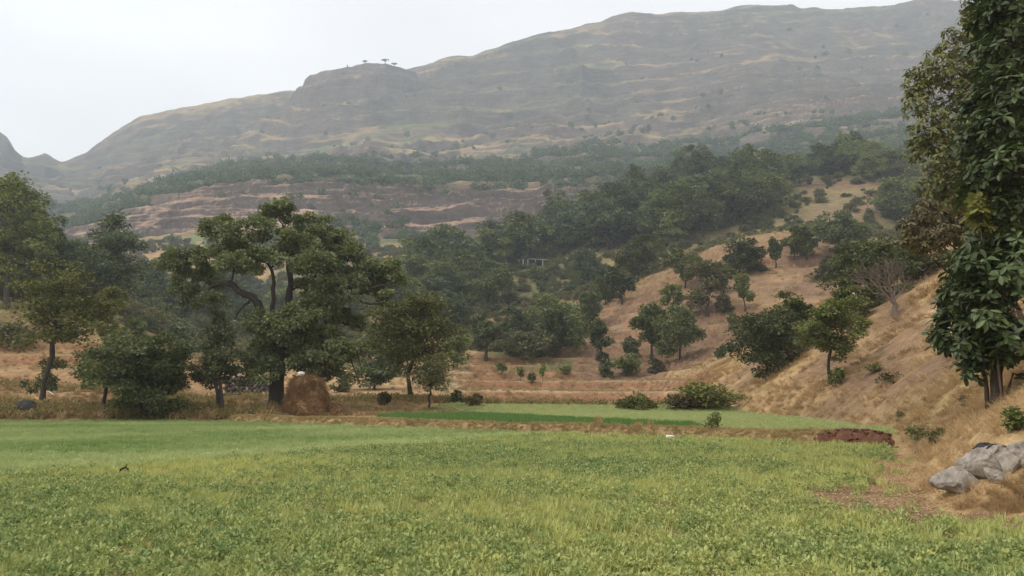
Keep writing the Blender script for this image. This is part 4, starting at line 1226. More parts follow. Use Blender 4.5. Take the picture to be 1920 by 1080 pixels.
# leafy crop in front
crop = [leafy(72, 0.15, 0.15, 0.046, rs, M_CROP, 'crop'), leafy(80, 0.17, 0.12, 0.040, rs, M_CROP, 'crop'), leafy(60, 0.13, 0.20, 0.050, rs, M_CROP, 'crop'),
        blades(46, 0.19, 0.13, 0.35, rs, M_CROP, 'crop', 0.007), blades(40, 0.16, 0.14, 0.5, rs, M_CROP, 'crop', 0.008)]
def in_crop(x, y):
    d = edge(y) - x + 0.6 * fbm(x / 2.5, y / 2.5, 3, 93)
    bare = fbm(x / 2.2, y / 1.6, 3, 95)
    dd = edge(y) - x + 0.9 * fbm(x / 2.5, y / 2.0, 3, 77)
    thin = 0.85 * np.exp(-((dd - 0.5) / 1.35) ** 2) * sstep(9.8, 11.6, y) * sstep(21, 14, y) + 0.8 * sstep(1.4, 0.3, dd) * sstep(13, 17, y)
    thin = thin + 0.25 * np.exp(-(dd / 5.0) ** 2)
    thin = np.clip(thin + 0.5 * sstep(-0.15, -0.5, bare), 0, 0.97)
    ok = (d > 0.1) & (bank_n(x, y) < -1.0) & (wheat_side(x, y) < 0.4)
    return ok & (rs.random(len(x)) > thin)
P = area_points(lambda y: 46 if y < 14 else (34 if y < 24 else 24), 5.0, 54, rs, test=in_crop)
z = H(P[:, 0], P[:, 1])
big = fbm(P[:, 0] / 3.0, P[:, 1] / 2.4, 4, 97)
leafy_patch = big + 0.25 * rs.normal(size=len(P)) > -0.12 + 0.26 * sstep(14, 30, P[:, 1])
pk = np.where(leafy_patch, rs.integers(0, 3, len(P)), rs.integers(3, 5, len(P)))
tint = np.clip(np.where(leafy_patch, 0.27, 0.70) + 0.22 * rs.normal(size=len(P)) + 0.35 * fbm(P[:, 0] / 7, P[:, 1] / 7, 2, 99), 0, 1)
scatter('leafy_crop', np.column_stack([P, z]), np.column_stack([rs.normal(size=(len(P), 2)) * 0.15, rs.uniform(0, 6.28, len(P))]),
        rs.uniform(0.7, 1.35, len(P)) * np.where(leafy_patch, 1.0, 1.0) * (1 + 0.25 * sstep(16, 40, P[:, 1])), tint, crop, 'low leafy green crop covering the front field', 'crop', rs, pk)
print('CROP', len(P))

# young wheat beyond it and in the far field
wheat = [blades(42, 0.20, 0.20, 0.30, rs, M_WHEAT, 'wheat', 0.009), blades(42, 0.17, 0.20, 0.40, rs, M_WHEAT, 'wheat', 0.009), leafy(60, 0.2, 0.12, 0.06, rs, M_WHEAT, 'wheat')]
def in_wheat(x, y):
    return (wheat_side(x, y) > 0.2) & (bank_n(x, y) < -0.9) & (y < 53.2 + 0.5 * fbm(x / 3, y * 0, 2, 101))
P = area_points(lambda y: 16 if y < 36 else 12, 15, 55, rs, test=in_wheat)
z = H(P[:, 0], P[:, 1]); ws = wheat_side(P[:, 0], P[:, 1])
stripe = np.exp(-((ws - 1.6) / 1.5) ** 2) + 0.6 * np.exp(-((ws - 14.5) / 1.2) ** 2)
tint = np.clip(0.50 + 0.42 * stripe + 0.6 * fbm(P[:, 0] / 7, P[:, 1] / 3, 4, 103) + 0.1 * rs.normal(size=len(P)), 0, 1)
scatter('wheat_crop', np.column_stack([P, z]), np.column_stack([rs.normal(size=(len(P), 2)) * 0.12, rs.uniform(0, 6.28, len(P))]),
        rs.uniform(0.9, 1.4, len(P)), tint, wheat, 'smooth pale green young wheat at the back left of the front field', 'crop', rs)
print('WHEAT', len(P))
M_WHEATD = tuft_material('deep_green_wheat', (0.095, 0.20, 0.045), (0.14, 0.27, 0.07), (0.22, 0.34, 0.10), 0.3)
wheat_d = [blades(42, 0.22, 0.20, 0.30, rs, M_WHEATD, 'wheat', 0.010), blades(42, 0.2, 0.20, 0.40, rs, M_WHEATD, 'wheat', 0.010)]
def in_far_field(x, y):
    s = x / y
    lim = np.interp(s, [-0.17, -0.08, 0.3], [51, 66.5, 67.5])
    return (bank_n(x, y) > 1.0) & (y < lim) & (x < edge(y) - 0.3 + 0.3 * fbm(x, y, 2, 105)) & (s > -0.165)
P = area_points(lambda y: 11, 30, 69, rs, test=in_far_field)
z = H(P[:, 0], P[:, 1]); n_ = bank_n(P[:, 0], P[:, 1]); t_ = bank_t(P[:, 0], P[:, 1])
dark = sstep(0.6, -0.6, P[:, 1] - np.interp(P[:, 0] / P[:, 1], [-0.16, -0.074, 0.078, 0.23, 0.26], [70, 60, 47, 38.7, 30]) + 0.5 * fbm(P[:, 0] / 3, P[:, 1] / 3, 2, 106))
tint = np.clip(np.where(dark > 0.5, 0.02, 0.85) + 0.12 * rs.normal(size=len(P)), 0, 1)
scatter('far_wheat', np.column_stack([P, z]), np.column_stack([rs.normal(size=(len(P), 2)) * 0.1, rs.uniform(0, 6.28, len(P))]),
        rs.uniform(1.0, 1.5, len(P)) * np.where(dark > 0.5, 1.05, 0.85), tint, wheat + wheat_d, 'bright and pale green young wheat in the far field behind the bank', 'crop', rs, np.where(dark > 0.5, rs.integers(3, 5, len(P)), rs.integers(0, 3, len(P))))
print('FARWHEAT', len(P))

# tall dry grass lying over on the right-hand slope, on the edges and between the fields
dry = [blades(40, 0.34, 0.22, 0.7, rs, M_DRY, 'tuft', 0.008, 3, 1.2, 0.42), blades(40, 0.38, 0.22, 0.6, rs, M_DRY, 'tuft', 0.008, 3, 1.5, 0.42), blades(38, 0.26, 0.22, 1.0, rs, M_DRY, 'tuft', 0.008, 3, 0.5, 0.4), blades(22, 0.46, 0.16, 0.45, rs, M_DRY, 'tuft', 0.007, 3, 0.5)]
def in_dry(x, y):
    d = x - edge(y) + 0.5 * fbm(x * 0 + 3.0, y / 3.0, 2, 11)
    bare = fbm(x / 9, y / 9, 4, 71) + 0.4 * fbm(x / 2.2, y / 2.2, 3, 75)
    return (d > 0.1) & (rs.random(len(x)) > np.maximum(0.85 * sstep(-0.02, 0.36, bare) * sstep(22, 34, y), 0.9 * hollow(x, y))) & (((x - 9.0) / 1.35) ** 2 + ((y - 14.75) / 0.72) ** 2 > 1)
P = area_points(lambda y: 18 if y < 22 else (10 if y < 36 else (6.5 if y < 60 else 3.5)), 7, 100, rs, test=in_dry)
z = H(P[:, 0], P[:, 1])
sc = rs.uniform(0.7, 1.25, len(P)) * (0.62 + 0.38 * sstep(14, 30, P[:, 1]) + 0.4 * sstep(30, 80, P[:, 1]))
rz = math.pi + 0.5 * rs.normal(size=len(P)) + 1.6 * fbm(P[:, 0] / 6, P[:, 1] / 6, 2, 107)
tint = np.clip(0.60 + 0.55 * fbm(P[:, 0] / 9, P[:, 1] / 9, 3, 109) + 0.75 * fbm(P[:, 0] / 1.8, P[:, 1] / 1.8, 2, 108) + 0.16 * rs.normal(size=len(P)), 0, 1)
scatter('dry_grass', np.column_stack([P, z]), np.column_stack([rs.normal(size=(len(P), 2)) * 0.2, rz]), sc, tint, dry, 'long golden dry grass lying over on the right slope', 'grass', rs)
print('DRY', len(P))

# shorter straw and weeds over the valley floor, terrace banks, knoll and left slope
weeds = [blades(30, 0.30, 0.25, 0.6, rs, M_DRY, 'straw', 0.012, 2, 0.2), blades(26, 0.40, 0.28, 0.7, rs, M_WEED, 'straw', 0.014, 2, 0.2), leafy(50, 0.35, 0.35, 0.12, rs, M_WEED, 'straw')]
def in_straw(x, y):
    px = 960 + F * x / y
    d = x - edge(y)
    base = ((y > 54) & (px < 860)) | (y > 67.5)
    base &= ~((d > 0) & (y < 100))
    nz = fbm(x / 5, y / 5, 3, 111)
    zx = H(x + 0.6, y); zy = H(x, y + 0.6); z0 = H(x, y)
    steep = np.hypot(zx - z0, zy - z0) / 0.6
    edgezone = (np.abs(y - 68.5) < 1.6) | ((y < 57.5) & (px < 520))
    pr = np.where(edgezone, 1.0, np.clip(0.30 + 0.9 * nz + 0.9 * sstep(0.35, 0.8, steep), 0.05, 1))
    return base & (rs.random(len(x)) < pr)
P = area_points(lambda y: 9.0 if y < 72 else (1.6 if y < 130 else 0.55), 54, 215, rs, margin=100, test=in_straw)
z = H(P[:, 0], P[:, 1])
px = 960 + F * P[:, 0] / P[:, 1]
ez = (np.abs(P[:, 1] - 68.5) < 1.6) | ((P[:, 1] < 57.5) & (px < 520))
pk = np.where(rs.random(len(P)) < np.where(ez, 0.55, 0.25), rs.integers(1, 3, len(P)), 0)
scatter('straw', np.column_stack([P, z]), np.column_stack([rs.normal(size=(len(P), 2)) * 0.2, rs.uniform(0, 6.28, len(P))]), rs.uniform(0.6, 1.2, len(P)) * (1 + 0.7 * sstep(70, 190, P[:, 1])) * np.where(ez, 1.7, 1.0),
        np.clip(np.where(ez, 0.25, 0.38) + 0.25 * rs.normal(size=len(P)), 0, 1), weeds, 'dry straw and weeds on terraces, knoll and left slope', 'grass', rs, pk)
print('STRAW', len(P))

# scrub on the wooded slope, the gorge and the ridge
def far_bush(rng, mat, n, r, h, size, lobes=5):
    bl = [(rng.uniform(-.5, .5) * r, rng.uniform(-.5, .5) * r, h * rng.uniform(.35, .65), r * .55, r * .55, h * .4) for _ in range(lobes)]
    v, f, t, _ = foliage(bl, n, size, rng, 5, 0.8, 0.5, 0.4)
    return mesh_np('scrub', v, [f], [mat], smooth=False, attrs={'tone': t})
scrubs = [far_bush(rs, M_SCRUB, 420, 1.6, 2.0, 0.42), far_bush(rs, M_SCRUB, 420, 2.0, 1.7, 0.42), far_bush(rs, M_SCRUB, 420, 1.4, 2.6, 0.42)]
def in_scrub(x, y):
    z0 = H(x, y); px, py = project(x, y, z0)
    nz = fbm(x / 16, y / 16, 3, 113)
    den = np.zeros(len(x))
    den = np.where((px > 730) & (px < 1460) & (y > 205), 0.9, den)
    den = np.where((px > 730) & (px < 1100) & (y > 148) & (y <= 205), 0.6, den)
    den = np.where((px >= 1380) & (y > 205), 0.95, den)
    den = np.where((px <= 730) & (px > 220) & (y > 120), 0.6, den)
    den = np.where((px <= 330) & (y > 40), 0.7 * sstep(112, 128, y), den)
    scar = (px > 1480) & (px < 1660) & (py > 345) & (py < 418)
    den = np.where(scar, 0.30, den)
    return rs.random(len(x)) < den * np.clip(0.7 + 1.3 * nz, 0.05, 1)
P = area_points(lambda y: 0.16 if y < 200 else 0.13, 85, 425, rs, margin=120, test=in_scrub)
z = H(P[:, 0], P[:, 1])
scatter('scrub', np.column_stack([P, z]), np.column_stack([np.zeros((len(P), 2)), rs.uniform(0, 6.28, len(P))]), rs.uniform(0.5, 1.35, len(P)),
        np.clip(0.62 + 0.3 * rs.normal(size=len(P)) + 0.5 * fbm(P[:, 0] / 40, P[:, 1] / 40, 2, 115), 0, 1), scrubs, 'olive and green scrub filling the slopes between the trees', 'scrub', rs)
print('SCRUB', len(P))

# the far wood on the shelf above the cliffs and below them, reading as one mass
fars = [far_bush(rs, M_FAR, 150, 4.5, 6.5, 1.5, 4), far_bush(rs, M_FAR, 150, 5.0, 6.0, 1.5, 4), far_bush(rs, M_FAR, 130, 3.6, 5.2, 1.4, 3)]
def in_far(x, y):
    z0 = H(x, y); px, py = project(x, y, z0)
    nz = fbm(x / 60, y / 60, 4, 117) + 0.5 * fbm(x / 160, y / 160, 2, 119)
    shelf = sstep(526, 534, y) * sstep(900, 700, y) * 0.95
    under = sstep(468, 455, y) * 0.75 * sstep(1150, 1050, px)
    cliff = ((y >= 460) & (y < 536)) * 0.10
    upper = sstep(690, 760, y) * sstep(1150, 800, y) * 0.16 * (1 + 1.5 * sstep(1000, 1500, px))
    high = sstep(900, 1000, y) * sstep(1300, 1200, y) * 0.05
    den = shelf * np.clip(0.85 + 1.3 * nz, 0.1, 1) + under * np.clip(0.5 + 1.4 * nz, 0.03, 1) + cliff * (nz > 0) + upper * np.clip(0.3 + 2.2 * nz, 0, 1) + high * np.clip(2 * nz, 0, 1)
    return rs.random(len(x)) < den
P = area_points(lambda y: 0.05 if y < 850 else 0.02, 405, 1480, rs, margin=60, test=in_far)
z = H(P[:, 0], P[:, 1])
scatter('far_forest', np.column_stack([P, z - 0.4]), np.column_stack([np.zeros((len(P), 2)), rs.uniform(0, 6.28, len(P))]), rs.uniform(0.45, 1.25, len(P)) ** 1.2,
        np.clip(0.4 + 0.3 * rs.normal(size=len(P)), 0, 1), fars, 'hazy green forest along the mountain shelf above and below the cliffs', 'forest', rs)
print('FAR', len(P))

# fallen leaves and bits of straw on the bare soil by the bank
M_LITTER = tuft_material('leaf_litter', (0.22, 0.11, 0.05), (0.52, 0.36, 0.20), (0.60, 0.46, 0.28), 0.1)
def litter_mesh(n):
    p = np.column_stack([rs.uniform(-.3, .3, (n, 2)), rs.uniform(0, 0.02, n)])
    L = rs.uniform(0.02, 0.055, n)
    v, f = leaf_cards(p, unit(np.column_stack([rs.normal(size=(n, 2)), 0.25 * rs.normal(size=n)])), unit(np.column_stack([0.5 * rs.normal(size=(n, 2)), np.ones(n)])), L, L * 0.3)
    return mesh_np('litter', v, [f], [M_LITTER], smooth=False, attrs={'tone': np.repeat(rs.random(n), 4)})
def in_litter(x, y):
    dd = edge(y) - x + 0.9 * fbm(x / 2.5, y / 2.0, 3, 77)
    return (dd > -0.6) & (rs.random(len(x)) < np.exp(-((dd - 0.7) / 2.2) ** 2) * sstep(9.0, 11.0, y) * sstep(30, 18, y))
P = area_points(lambda y: 14, 8, 30, rs, test=in_litter)
scatter('leaf_litter', np.column_stack([P, H(P[:, 0], P[:, 1]) + 0.005]), np.column_stack([np.zeros((len(P), 2)), rs.uniform(0, 6.28, len(P))]), rs.uniform(0.8, 1.2, len(P)), np.clip(0.5 + 0.3 * rs.normal(size=len(P)), 0, 1),
        [litter_mesh(22), litter_mesh(30)], 'fallen leaves and straw bits on the bare red soil by the bank', 'leaf litter', rs)

# coarse tussocks hanging over the foot of the bank in front of the boulders
tus = [blades(60, 0.5, 0.16, 0.7, rs, M_DRY, 'tussock', 0.006, 3, 0.5, 0.5), blades(60, 0.42, 0.2, 0.9, rs, M_DRY, 'tussock', 0.006, 3, 0.3, 0.5)]
n = 240
y = rs.uniform(12.5, 13.7, n); x = edge(y) + rs.uniform(0.05, 1.8, n)
k = x < 10.5; x, y = x[k], y[k]; n = len(x)
scatter('tussocks', np.column_stack([x, y, H(x, y)]), np.column_stack([rs.normal(size=(n, 2)) * 0.25, math.pi + 0.9 * rs.normal(size=n)]), rs.uniform(0.3, 0.55, n), np.clip(0.4 + 0.3 * rs.normal(size=n), 0, 1), tus, 'coarse brown tussocks overhanging the bank foot below the boulders', 'grass', rs)

# ------------------------------------------------------------------ the earth bank between the fields, and small things
import bmesh
M_BANK = solid_material('bank_earth', (0.20, 0.125, 0.058), (0.40, 0.29, 0.14), 2.5, 0.05, 7.0)
M_RED = solid_material('red_soil', (0.085, 0.036, 0.021), (0.175, 0.078, 0.043), 3.0, 0.06, 6.0)
M_HAY = solid_material('hay', (0.17, 0.10, 0.048), (0.40, 0.25, 0.125), 3.0, 0.05, 14.0, stretch=(1, 1, 3))
M_STRAWB = tuft_material('hay_straws', (0.20, 0.115, 0.052), (0.20, 0.115, 0.052), (0.44, 0.29, 0.145), 0.2)
M_WHITE = solid_material('white_cloth', (0.62, 0.58, 0.50), (0.80, 0.77, 0.70), 4.0, 0.01)
M_BASALT = solid_material('black_basalt', (0.022, 0.021, 0.020), (0.07, 0.065, 0.058), 2.5, 0.05, 6.0)
M_GREY = solid_material('grey_weathered_rock', (0.17, 0.14, 0.115), (0.42, 0.37, 0.32), 2.2, 0.05, 7.0)
M_ROCKG = solid_material('pale_cracked_rock', (0.20, 0.165, 0.135), (0.56, 0.49, 0.41), 5.0, 0.10, 11.0, detail=8)
M_STONE = solid_material('gully_stone', (0.05, 0.045, 0.045), (0.15, 0.13, 0.12), 3.0, 0.04, 8.0)
M_TARP = solid_material('black_sheet', (0.010, 0.009, 0.010), (0.03, 0.026, 0.026), 3.0, 0.02, rough=0.45)
M_LOG = solid_material('grey_log', (0.12, 0.085, 0.06), (0.33, 0.26, 0.19), 5.0, 0.02, stretch=(1, 6, 6))
M_WALL = solid_material('dark_shed_wall', (0.03, 0.026, 0.026), (0.06, 0.05, 0.048), 1.0)
M_SHEET = solid_material('pale_roof_sheet', (0.50, 0.50, 0.50), (0.72, 0.72, 0.72), 1.0)
M_STUMP = solid_material('charred_stump', (0.012, 0.012, 0.010), (0.04, 0.036, 0.03), 8.0)

def bank_top(t):
    return 0.45 + 0.07 * fbm(t / 1.7, t * 0 + 1.0, 3, 131)
BL = float(np.linalg.norm(B1 - B0))
def field_bank():
    ts = np.arange(-1.5, BL + 1.2, 0.16); ns = np.linspace(-1.0, 1.3, 19)
    T, Nn = np.meshgrid(ts, ns, indexing='ij')
    t, n = T.ravel(), Nn.ravel()
    wob = 0.18 * fbm(t / 4, t * 0, 2, 133)
    x = B0[0] + BD[0] * t + BN[0] * (n + wob); y = B0[1] + BD[1] * t + BN[1] * (n + wob)
    prof = np.interp(n, [-1.0, -0.75, -0.5, -0.25, 0.15, 0.5, 0.9, 1.3], [-0.15, 0.0, 0.62, 0.95, 1.0, 0.92, 0.5, 0.1])
    ends = sstep(-1.5, 0.0, t) * sstep(BL + 1.2, BL - 0.2, t)
    z = prof * bank_top(t) * ends + 0.06 * fbm(x / 0.35, y / 0.35, 3, 135) * (prof > 0.05) - 0.08 * (1 - ends)
    me = mesh_np('field_bank', np.stack([x, y, z], 1), [grid_polys(len(ts), len(ns))[:, ::-1]], [M_BANK])
    return tag(link('field_bank', me), 'low earth bank of dry grass dividing the two green fields', 'bank', kind='structure')
field_bank()
rb = np.random.default_rng(808)
bankg = [blades(34, 0.20, 0.16, 0.8, rb, M_WEED, 'bank_tuft', 0.008, 3, 0.3), blades(30, 0.16, 0.18, 0.9, rb, M_DRY, 'bank_tuft', 0.008, 3, 0.5), leafy(44, 0.16, 0.10, 0.05, rb, M_WEED, 'bank_tuft')]
nb = 5200
t = rb.uniform(-1, BL - 2.6, nb); n = rb.uniform(-0.72, 1.0, nb)
wob = 0.18 * fbm(t / 4, t * 0, 2, 133)
pz = np.interp(n, [-1.0, -0.75, -0.5, -0.25, 0.15, 0.5, 0.9, 1.3], [-0.15, 0.0, 0.62, 0.95, 1.0, 0.92, 0.5, 0.1]) * bank_top(t)
bp = np.column_stack([B0[0] + BD[0] * t + BN[0] * (n + wob), B0[1] + BD[1] * t + BN[1] * (n + wob), pz])
scatter('bank_grass', bp, np.column_stack([rb.normal(size=(nb, 2)) * 0.35, rb.uniform(0, 6.28, nb)]), rb.uniform(0.45, 0.9, nb), np.clip(0.62 + 0.3 * rb.normal(size=nb) + 0.5 * fbm(t / 3, n, 2, 137), 0, 1), bankg, 'straw-coloured and green grass along the earth bank', 'grass', rb)

def rock_mesh(name, size, seed, mat, sub=3, rough=0.22, facet=0.0, scale=1.3):
    bm = bmesh.new(); bmesh.ops.create_icosphere(bm, subdivisions=sub, radius=1.0)
    v = np.array([q.co[:] for q in bm.verts]); f = np.array([[q.index for q in p.verts] for p in bm.faces]); bm.free()
    n = fbm(v[:, 0] * scale + 5 * seed, v[:, 1] * scale + v[:, 2] * 0.7, 4, seed) + fbm(v[:, 2] * scale - 3 * seed, v[:, 0] * scale * 0.8 - v[:, 1], 4, seed + 7)
    v = v * (1 + rough * n)[:, None]
    if facet:
        q = unit(np.random.default_rng(seed).normal(size=(9, 3)))
        for d in q:
            k = v @ d; lim = 0.72 if sub < 5 else 0.62
            v = v - d[None] * (np.maximum(k - lim, 0) * facet)[:, None]
    v = v * np.array(size)
    return mesh_np(name, v, [f], [mat], smooth=facet == 0)

def rock(loc, size, seed, mat, label, name='boulder', cat='boulder', sub=3, group=None, rz=0, sink=0.3, **kw):
    o = link(name, rock_mesh(name, size, seed, mat, sub, **kw), loc=(loc[0], loc[1], loc[2] + size[2] * (1 - sink * 2) * 0.5))
    o.rotation_euler = (0, 0, rz)
    return tag(o, label, cat, group)

# haystack and the small heap beside it
def hay(loc, r, h, label, seed, n_straw, profile, cap=False):
    rng = np.random.default_rng(seed)
    root = empty('haystack', loc); tag(root, label, 'haystack')
    nz, na = 26, 48
    zz = np.linspace(0, 1, nz); an = np.linspace(0, 2 * np.pi, na, endpoint=False)
    Z, A = np.meshgrid(zz, an, indexing='ij')
    R = np.interp(Z, [p[0] for p in profile], [p[1] for p in profile]) * r
    R = R * (1 + 0.12 * fbm(np.cos(A) * 1.8 + seed, np.sin(A) * 1.8 + Z * 4, 4, seed) + 0.03 * fbm(A * 9, Z * 14, 3, seed + 3))
    v = np.stack([np.cos(A) * R, np.sin(A) * R * 0.92, Z * h + 0.05 * h * fbm(np.cos(A) * 2, np.sin(A) * 2, 2, seed + 5) * Z - 0.08], -1).reshape(-1, 3)
    i = np.arange(nz - 1)[:, None] * na; j = np.arange(na)[None]
    f = np.stack([i + j, i + (j + 1) % na, i + na + (j + 1) % na, i + na + j], -1).reshape(-1, 4)
    v = np.concatenate([v, [[0, 0, h * 1.0 - 0.05]]])
    cap_f = np.array([[(nz - 1) * na + a, (nz - 1) * na + (a + 1) % na, len(v) - 1] for a in range(na)])
    link('stack', mesh_np('stack', v, [f, cap_f], [M_HAY]), root)
    # loose straws hanging all over it
    zr = rng.random(n_straw); ar = rng.uniform(0, 6.28, n_straw)
    rr = np.interp(zr, [p[0] for p in profile], [p[1] for p in profile]) * r * rng.uniform(0.93, 1.05, n_straw)
    o_ = np.stack([np.cos(ar), np.sin(ar), 0 * ar], 1)
    p = np.stack([np.cos(ar) * rr, np.sin(ar) * rr * 0.92, zr * h], 1)
    d = unit(o_ * 0.38 + np.array([0, 0, -0.8]) + rng.normal(size=(n_straw, 3)) * 0.42)
    L = rng.uniform(0.2, 0.6, n_straw)
    sv, sf = leaf_cards(p, d, o_, L, L * 0 + 0.011)
    s = link('straws', mesh_np('straws', sv, [sf], [M_STRAWB], smooth=False, attrs={'tone': np.repeat(rng.random(n_straw), 4)}), root)
    s['kind'] = 'stuff'
    if cap:
        c = link('cloth', rock_mesh('cloth', (0.27, 0.24, 0.16), 5, M_WHITE, 3, rough=0.3), root, (-0.35, -0.35, h * 1.0))
        c['label'] = 'pale cloth bundle weighing down the top of the haystack'
    return root
ph = hit(574, 778)
hay(ph, 1.52, 2.78, 'tall brown haystack standing beside the great tree', 41, 6500, [(0, 1.0), (0.08, 1.0), (0.3, 0.95), (0.55, 0.84), (0.78, 0.72), (0.9, 0.60), (0.97, 0.40), (1.0, 0.18)], True)
ph = hit(627, 778)
hay(ph, 0.78, 0.82, 'small heap of hay at the right foot of the haystack', 42, 1100, [(0, 1.1), (0.2, 0.98), (0.5, 0.85), (0.8, 0.55), (1.0, 0.12)])

rock(hit(48, 772), (0.78, 0.6, 0.62), 51, M_BASALT, 'black rounded boulder at the left beside the forked tree', sub=3, rough=0.16)
def stick(name, a, b, r0, r1, mat, label, cat, seed, k=7):
    rng = np.random.default_rng(seed)
    a, b = np.array(a, float), np.array(b, float)
    p, r = wiggle(a, b, r0, r1, rng, n=7, amp=0.03)
    v, f = tube(p - a, r, k)
    caps = np.array([list(range(k))[::-1], list(range(len(v) - k, len(v)))])
    o = link(name, mesh_np(name, v, [f, caps], [mat]), loc=a)
    return tag(o, label, cat)
pa = at(84, 734, 61.0); pb = at(101, 741, 60.5)
stick('pole', pa, pb, 0.05, 0.05, M_WHITE, 'white slanting pole behind the forked yellowish tree', 'pole', 1)
def lying(px0, py0, px1, py1, r, label, seed, mat=M_LOG):
    a = hit(px0, py0); b = hit(px1, py1)
    a[2] = H(a[:1], a[1:2])[0] + r * 0.7; b[1] = a[1] + (b[1] - a[1]) * 0.3; b[2] = H(b[:1], b[1:2])[0] + r * 0.7
    stick('log', a, b, r, r * 0.7, mat, label, 'log', seed)
lying(648, 766, 686, 764, 0.07, 'pale log lying on the straw right of the haystack', 2)
lying(478, 780, 506, 776, 0.08, 'dark log on the ground left of the great trunk', 3, BARK)
lying(534, 776, 566, 779, 0.07, 'dark log on the ground right of the great trunk', 4, BARK)
lying(500, 782, 545, 783, 0.05, 'thin branch lying in front of the great trunk', 5, BARK_MID)
rock(hit(470, 786), (0.36, 0.3, 0.26), 52, M_GREY, 'pale stone at the field corner below the great tree', name='stone', cat='stone', sub=2)
rock(hit(500, 760), (0.42, 0.35, 0.42), 53, M_GREY, 'mossy grey stone at the left foot of the great trunk', name='stone', cat='stone', sub=2)

# dry-stone wall in the gully: stones too small to pick apart
def gully_wall():
    rng = np.random.default_rng(12)
    a, b = hit(436, 735), hit(500, 752)
    a[1] = b[1] = (a[1] + b[1]) / 2 + 1.0
    root_z = min(H(a[:1], a[1:2])[0], H(b[:1], b[1:2])[0]) - 0.3
    geo = Geo()
    for i in range(12):
        for j in range(9):
            t = (i + 0.5 * (j % 2) + rng.normal() * 0.12) / 12
            top = lerp(2.3, 1.5, t)
            if j * 0.26 > top: continue
            c = np.array([lerp(a[0], b[0], t), a[1] + rng.normal() * 0.07 + 0.05 * j, root_z + 0.15 + j * 0.26])
            me = rock_mesh('x', (0.30 * rng.uniform(.8, 1.3), 0.26, 0.20 * rng.uniform(.8, 1.3)), int(rng.integers(999)), M_STONE, 1, facet=0.8)
            v = np.array([q.co[:] for q in me.vertices]); f = np.array([list(p.vertices) for p in me.polygons]); bpy.data.meshes.remove(me)
            geo.add(v + c, f)
    o = link('stone_wall', mesh_np('stone_wall', geo.verts() - a, geo.polys(), [M_STONE], smooth=False), loc=a)
    tag(o, 'dark rough stone wall in the gully left of the great trunk', 'wall')
gully_wall()

# the grey boulders on the right-hand bank
for i, (px, py, y, sx, sy, sz, lab) in enumerate([
    (1794, 868, 14.5, 0.42, 0.34, 0.30, 'leftmost grey boulder on the grassy bank'),
    (1843, 866, 14.6, 0.44, 0.36, 0.32, 'middle grey boulder on the grassy bank'),
    (1850, 846, 14.9, 0.34, 0.28, 0.22, 'upper grey boulder under the black sheet'),
    (1893, 866, 14.5, 0.40, 0.32, 0.26, 'grey boulder at the right end of the bank rocks'),
    (1930, 870, 14.4, 0.36, 0.30, 0.28, 'grey boulder cut by the right picture edge'),
    (1868, 885, 14.2, 0.26, 0.22, 0.15, 'small grey rock below the bank boulders')]):
    p = at(px, py, y)
    o = link('boulder', rock_mesh('boulder', (sx * 1.05, sy * 1.1, sz * 1.05), 60 + i, M_ROCKG, 5, rough=0.24, facet=0.7, scale=3.0), loc=p)
    o.rotation_euler = (0.1 * i, 0.2, i * 1.3)
    o.location.z = max(min(o.location.z, H(p[:1], p[1:2])[0] + sz * 0.45), H(p[:1], p[1:2])[0] + sz * 0.15)
    SHEET_Z = o.location.z + sz * 0.9 if i == 2 else (SHEET_Z if i > 2 else 0)
    for q in o.data.polygons: q.use_smooth = True
    tag(o, lab, 'boulder')
def black_sheet():
    u_, v_ = np.meshgrid(np.linspace(0, 1, 22), np.linspace(0, 1, 10), indexing='ij')
    x = u_ * 0.50 - 0.18; y = v_ * 0.36
    z = 0.05 * np.sin(u_ * 3.0) + 0.035 * fbm(u_ * 5, v_ * 5, 3, 3) - 0.13 * sstep(0.25, 0.0, v_) * sstep(0.45, 0.8, u_) - 0.05 * sstep(0.3, 0, u_)
    top = np.stack([x, y, z], -1).reshape(-1, 3); bot = top - np.array([0, 0, 0.012])
    g = grid_polys(22, 10); n = len(top)
    rim = [k * 10 for k in range(22)] + [210 + k for k in range(1, 10)] + [k * 10 + 9 for k in range(20, -1, -1)] + [k for k in range(8, 0, -1)]
    side = np.array([(rim[k], rim[(k + 1) % len(rim)], rim[(k + 1) % len(rim)] + n, rim[k] + n) for k in range(len(rim))])
    p = at(1862, 839, 14.72); p[2] = SHEET_Z + 0.0
    o = link('plastic_sheet', mesh_np('plastic_sheet', np.concatenate([top, bot]), [np.concatenate([g, g[:, ::-1] + n, side])], [M_TARP]), loc=p)
    tag(o, 'crumpled black sheet lying on the upper bank boulder', 'sheet')
black_sheet()

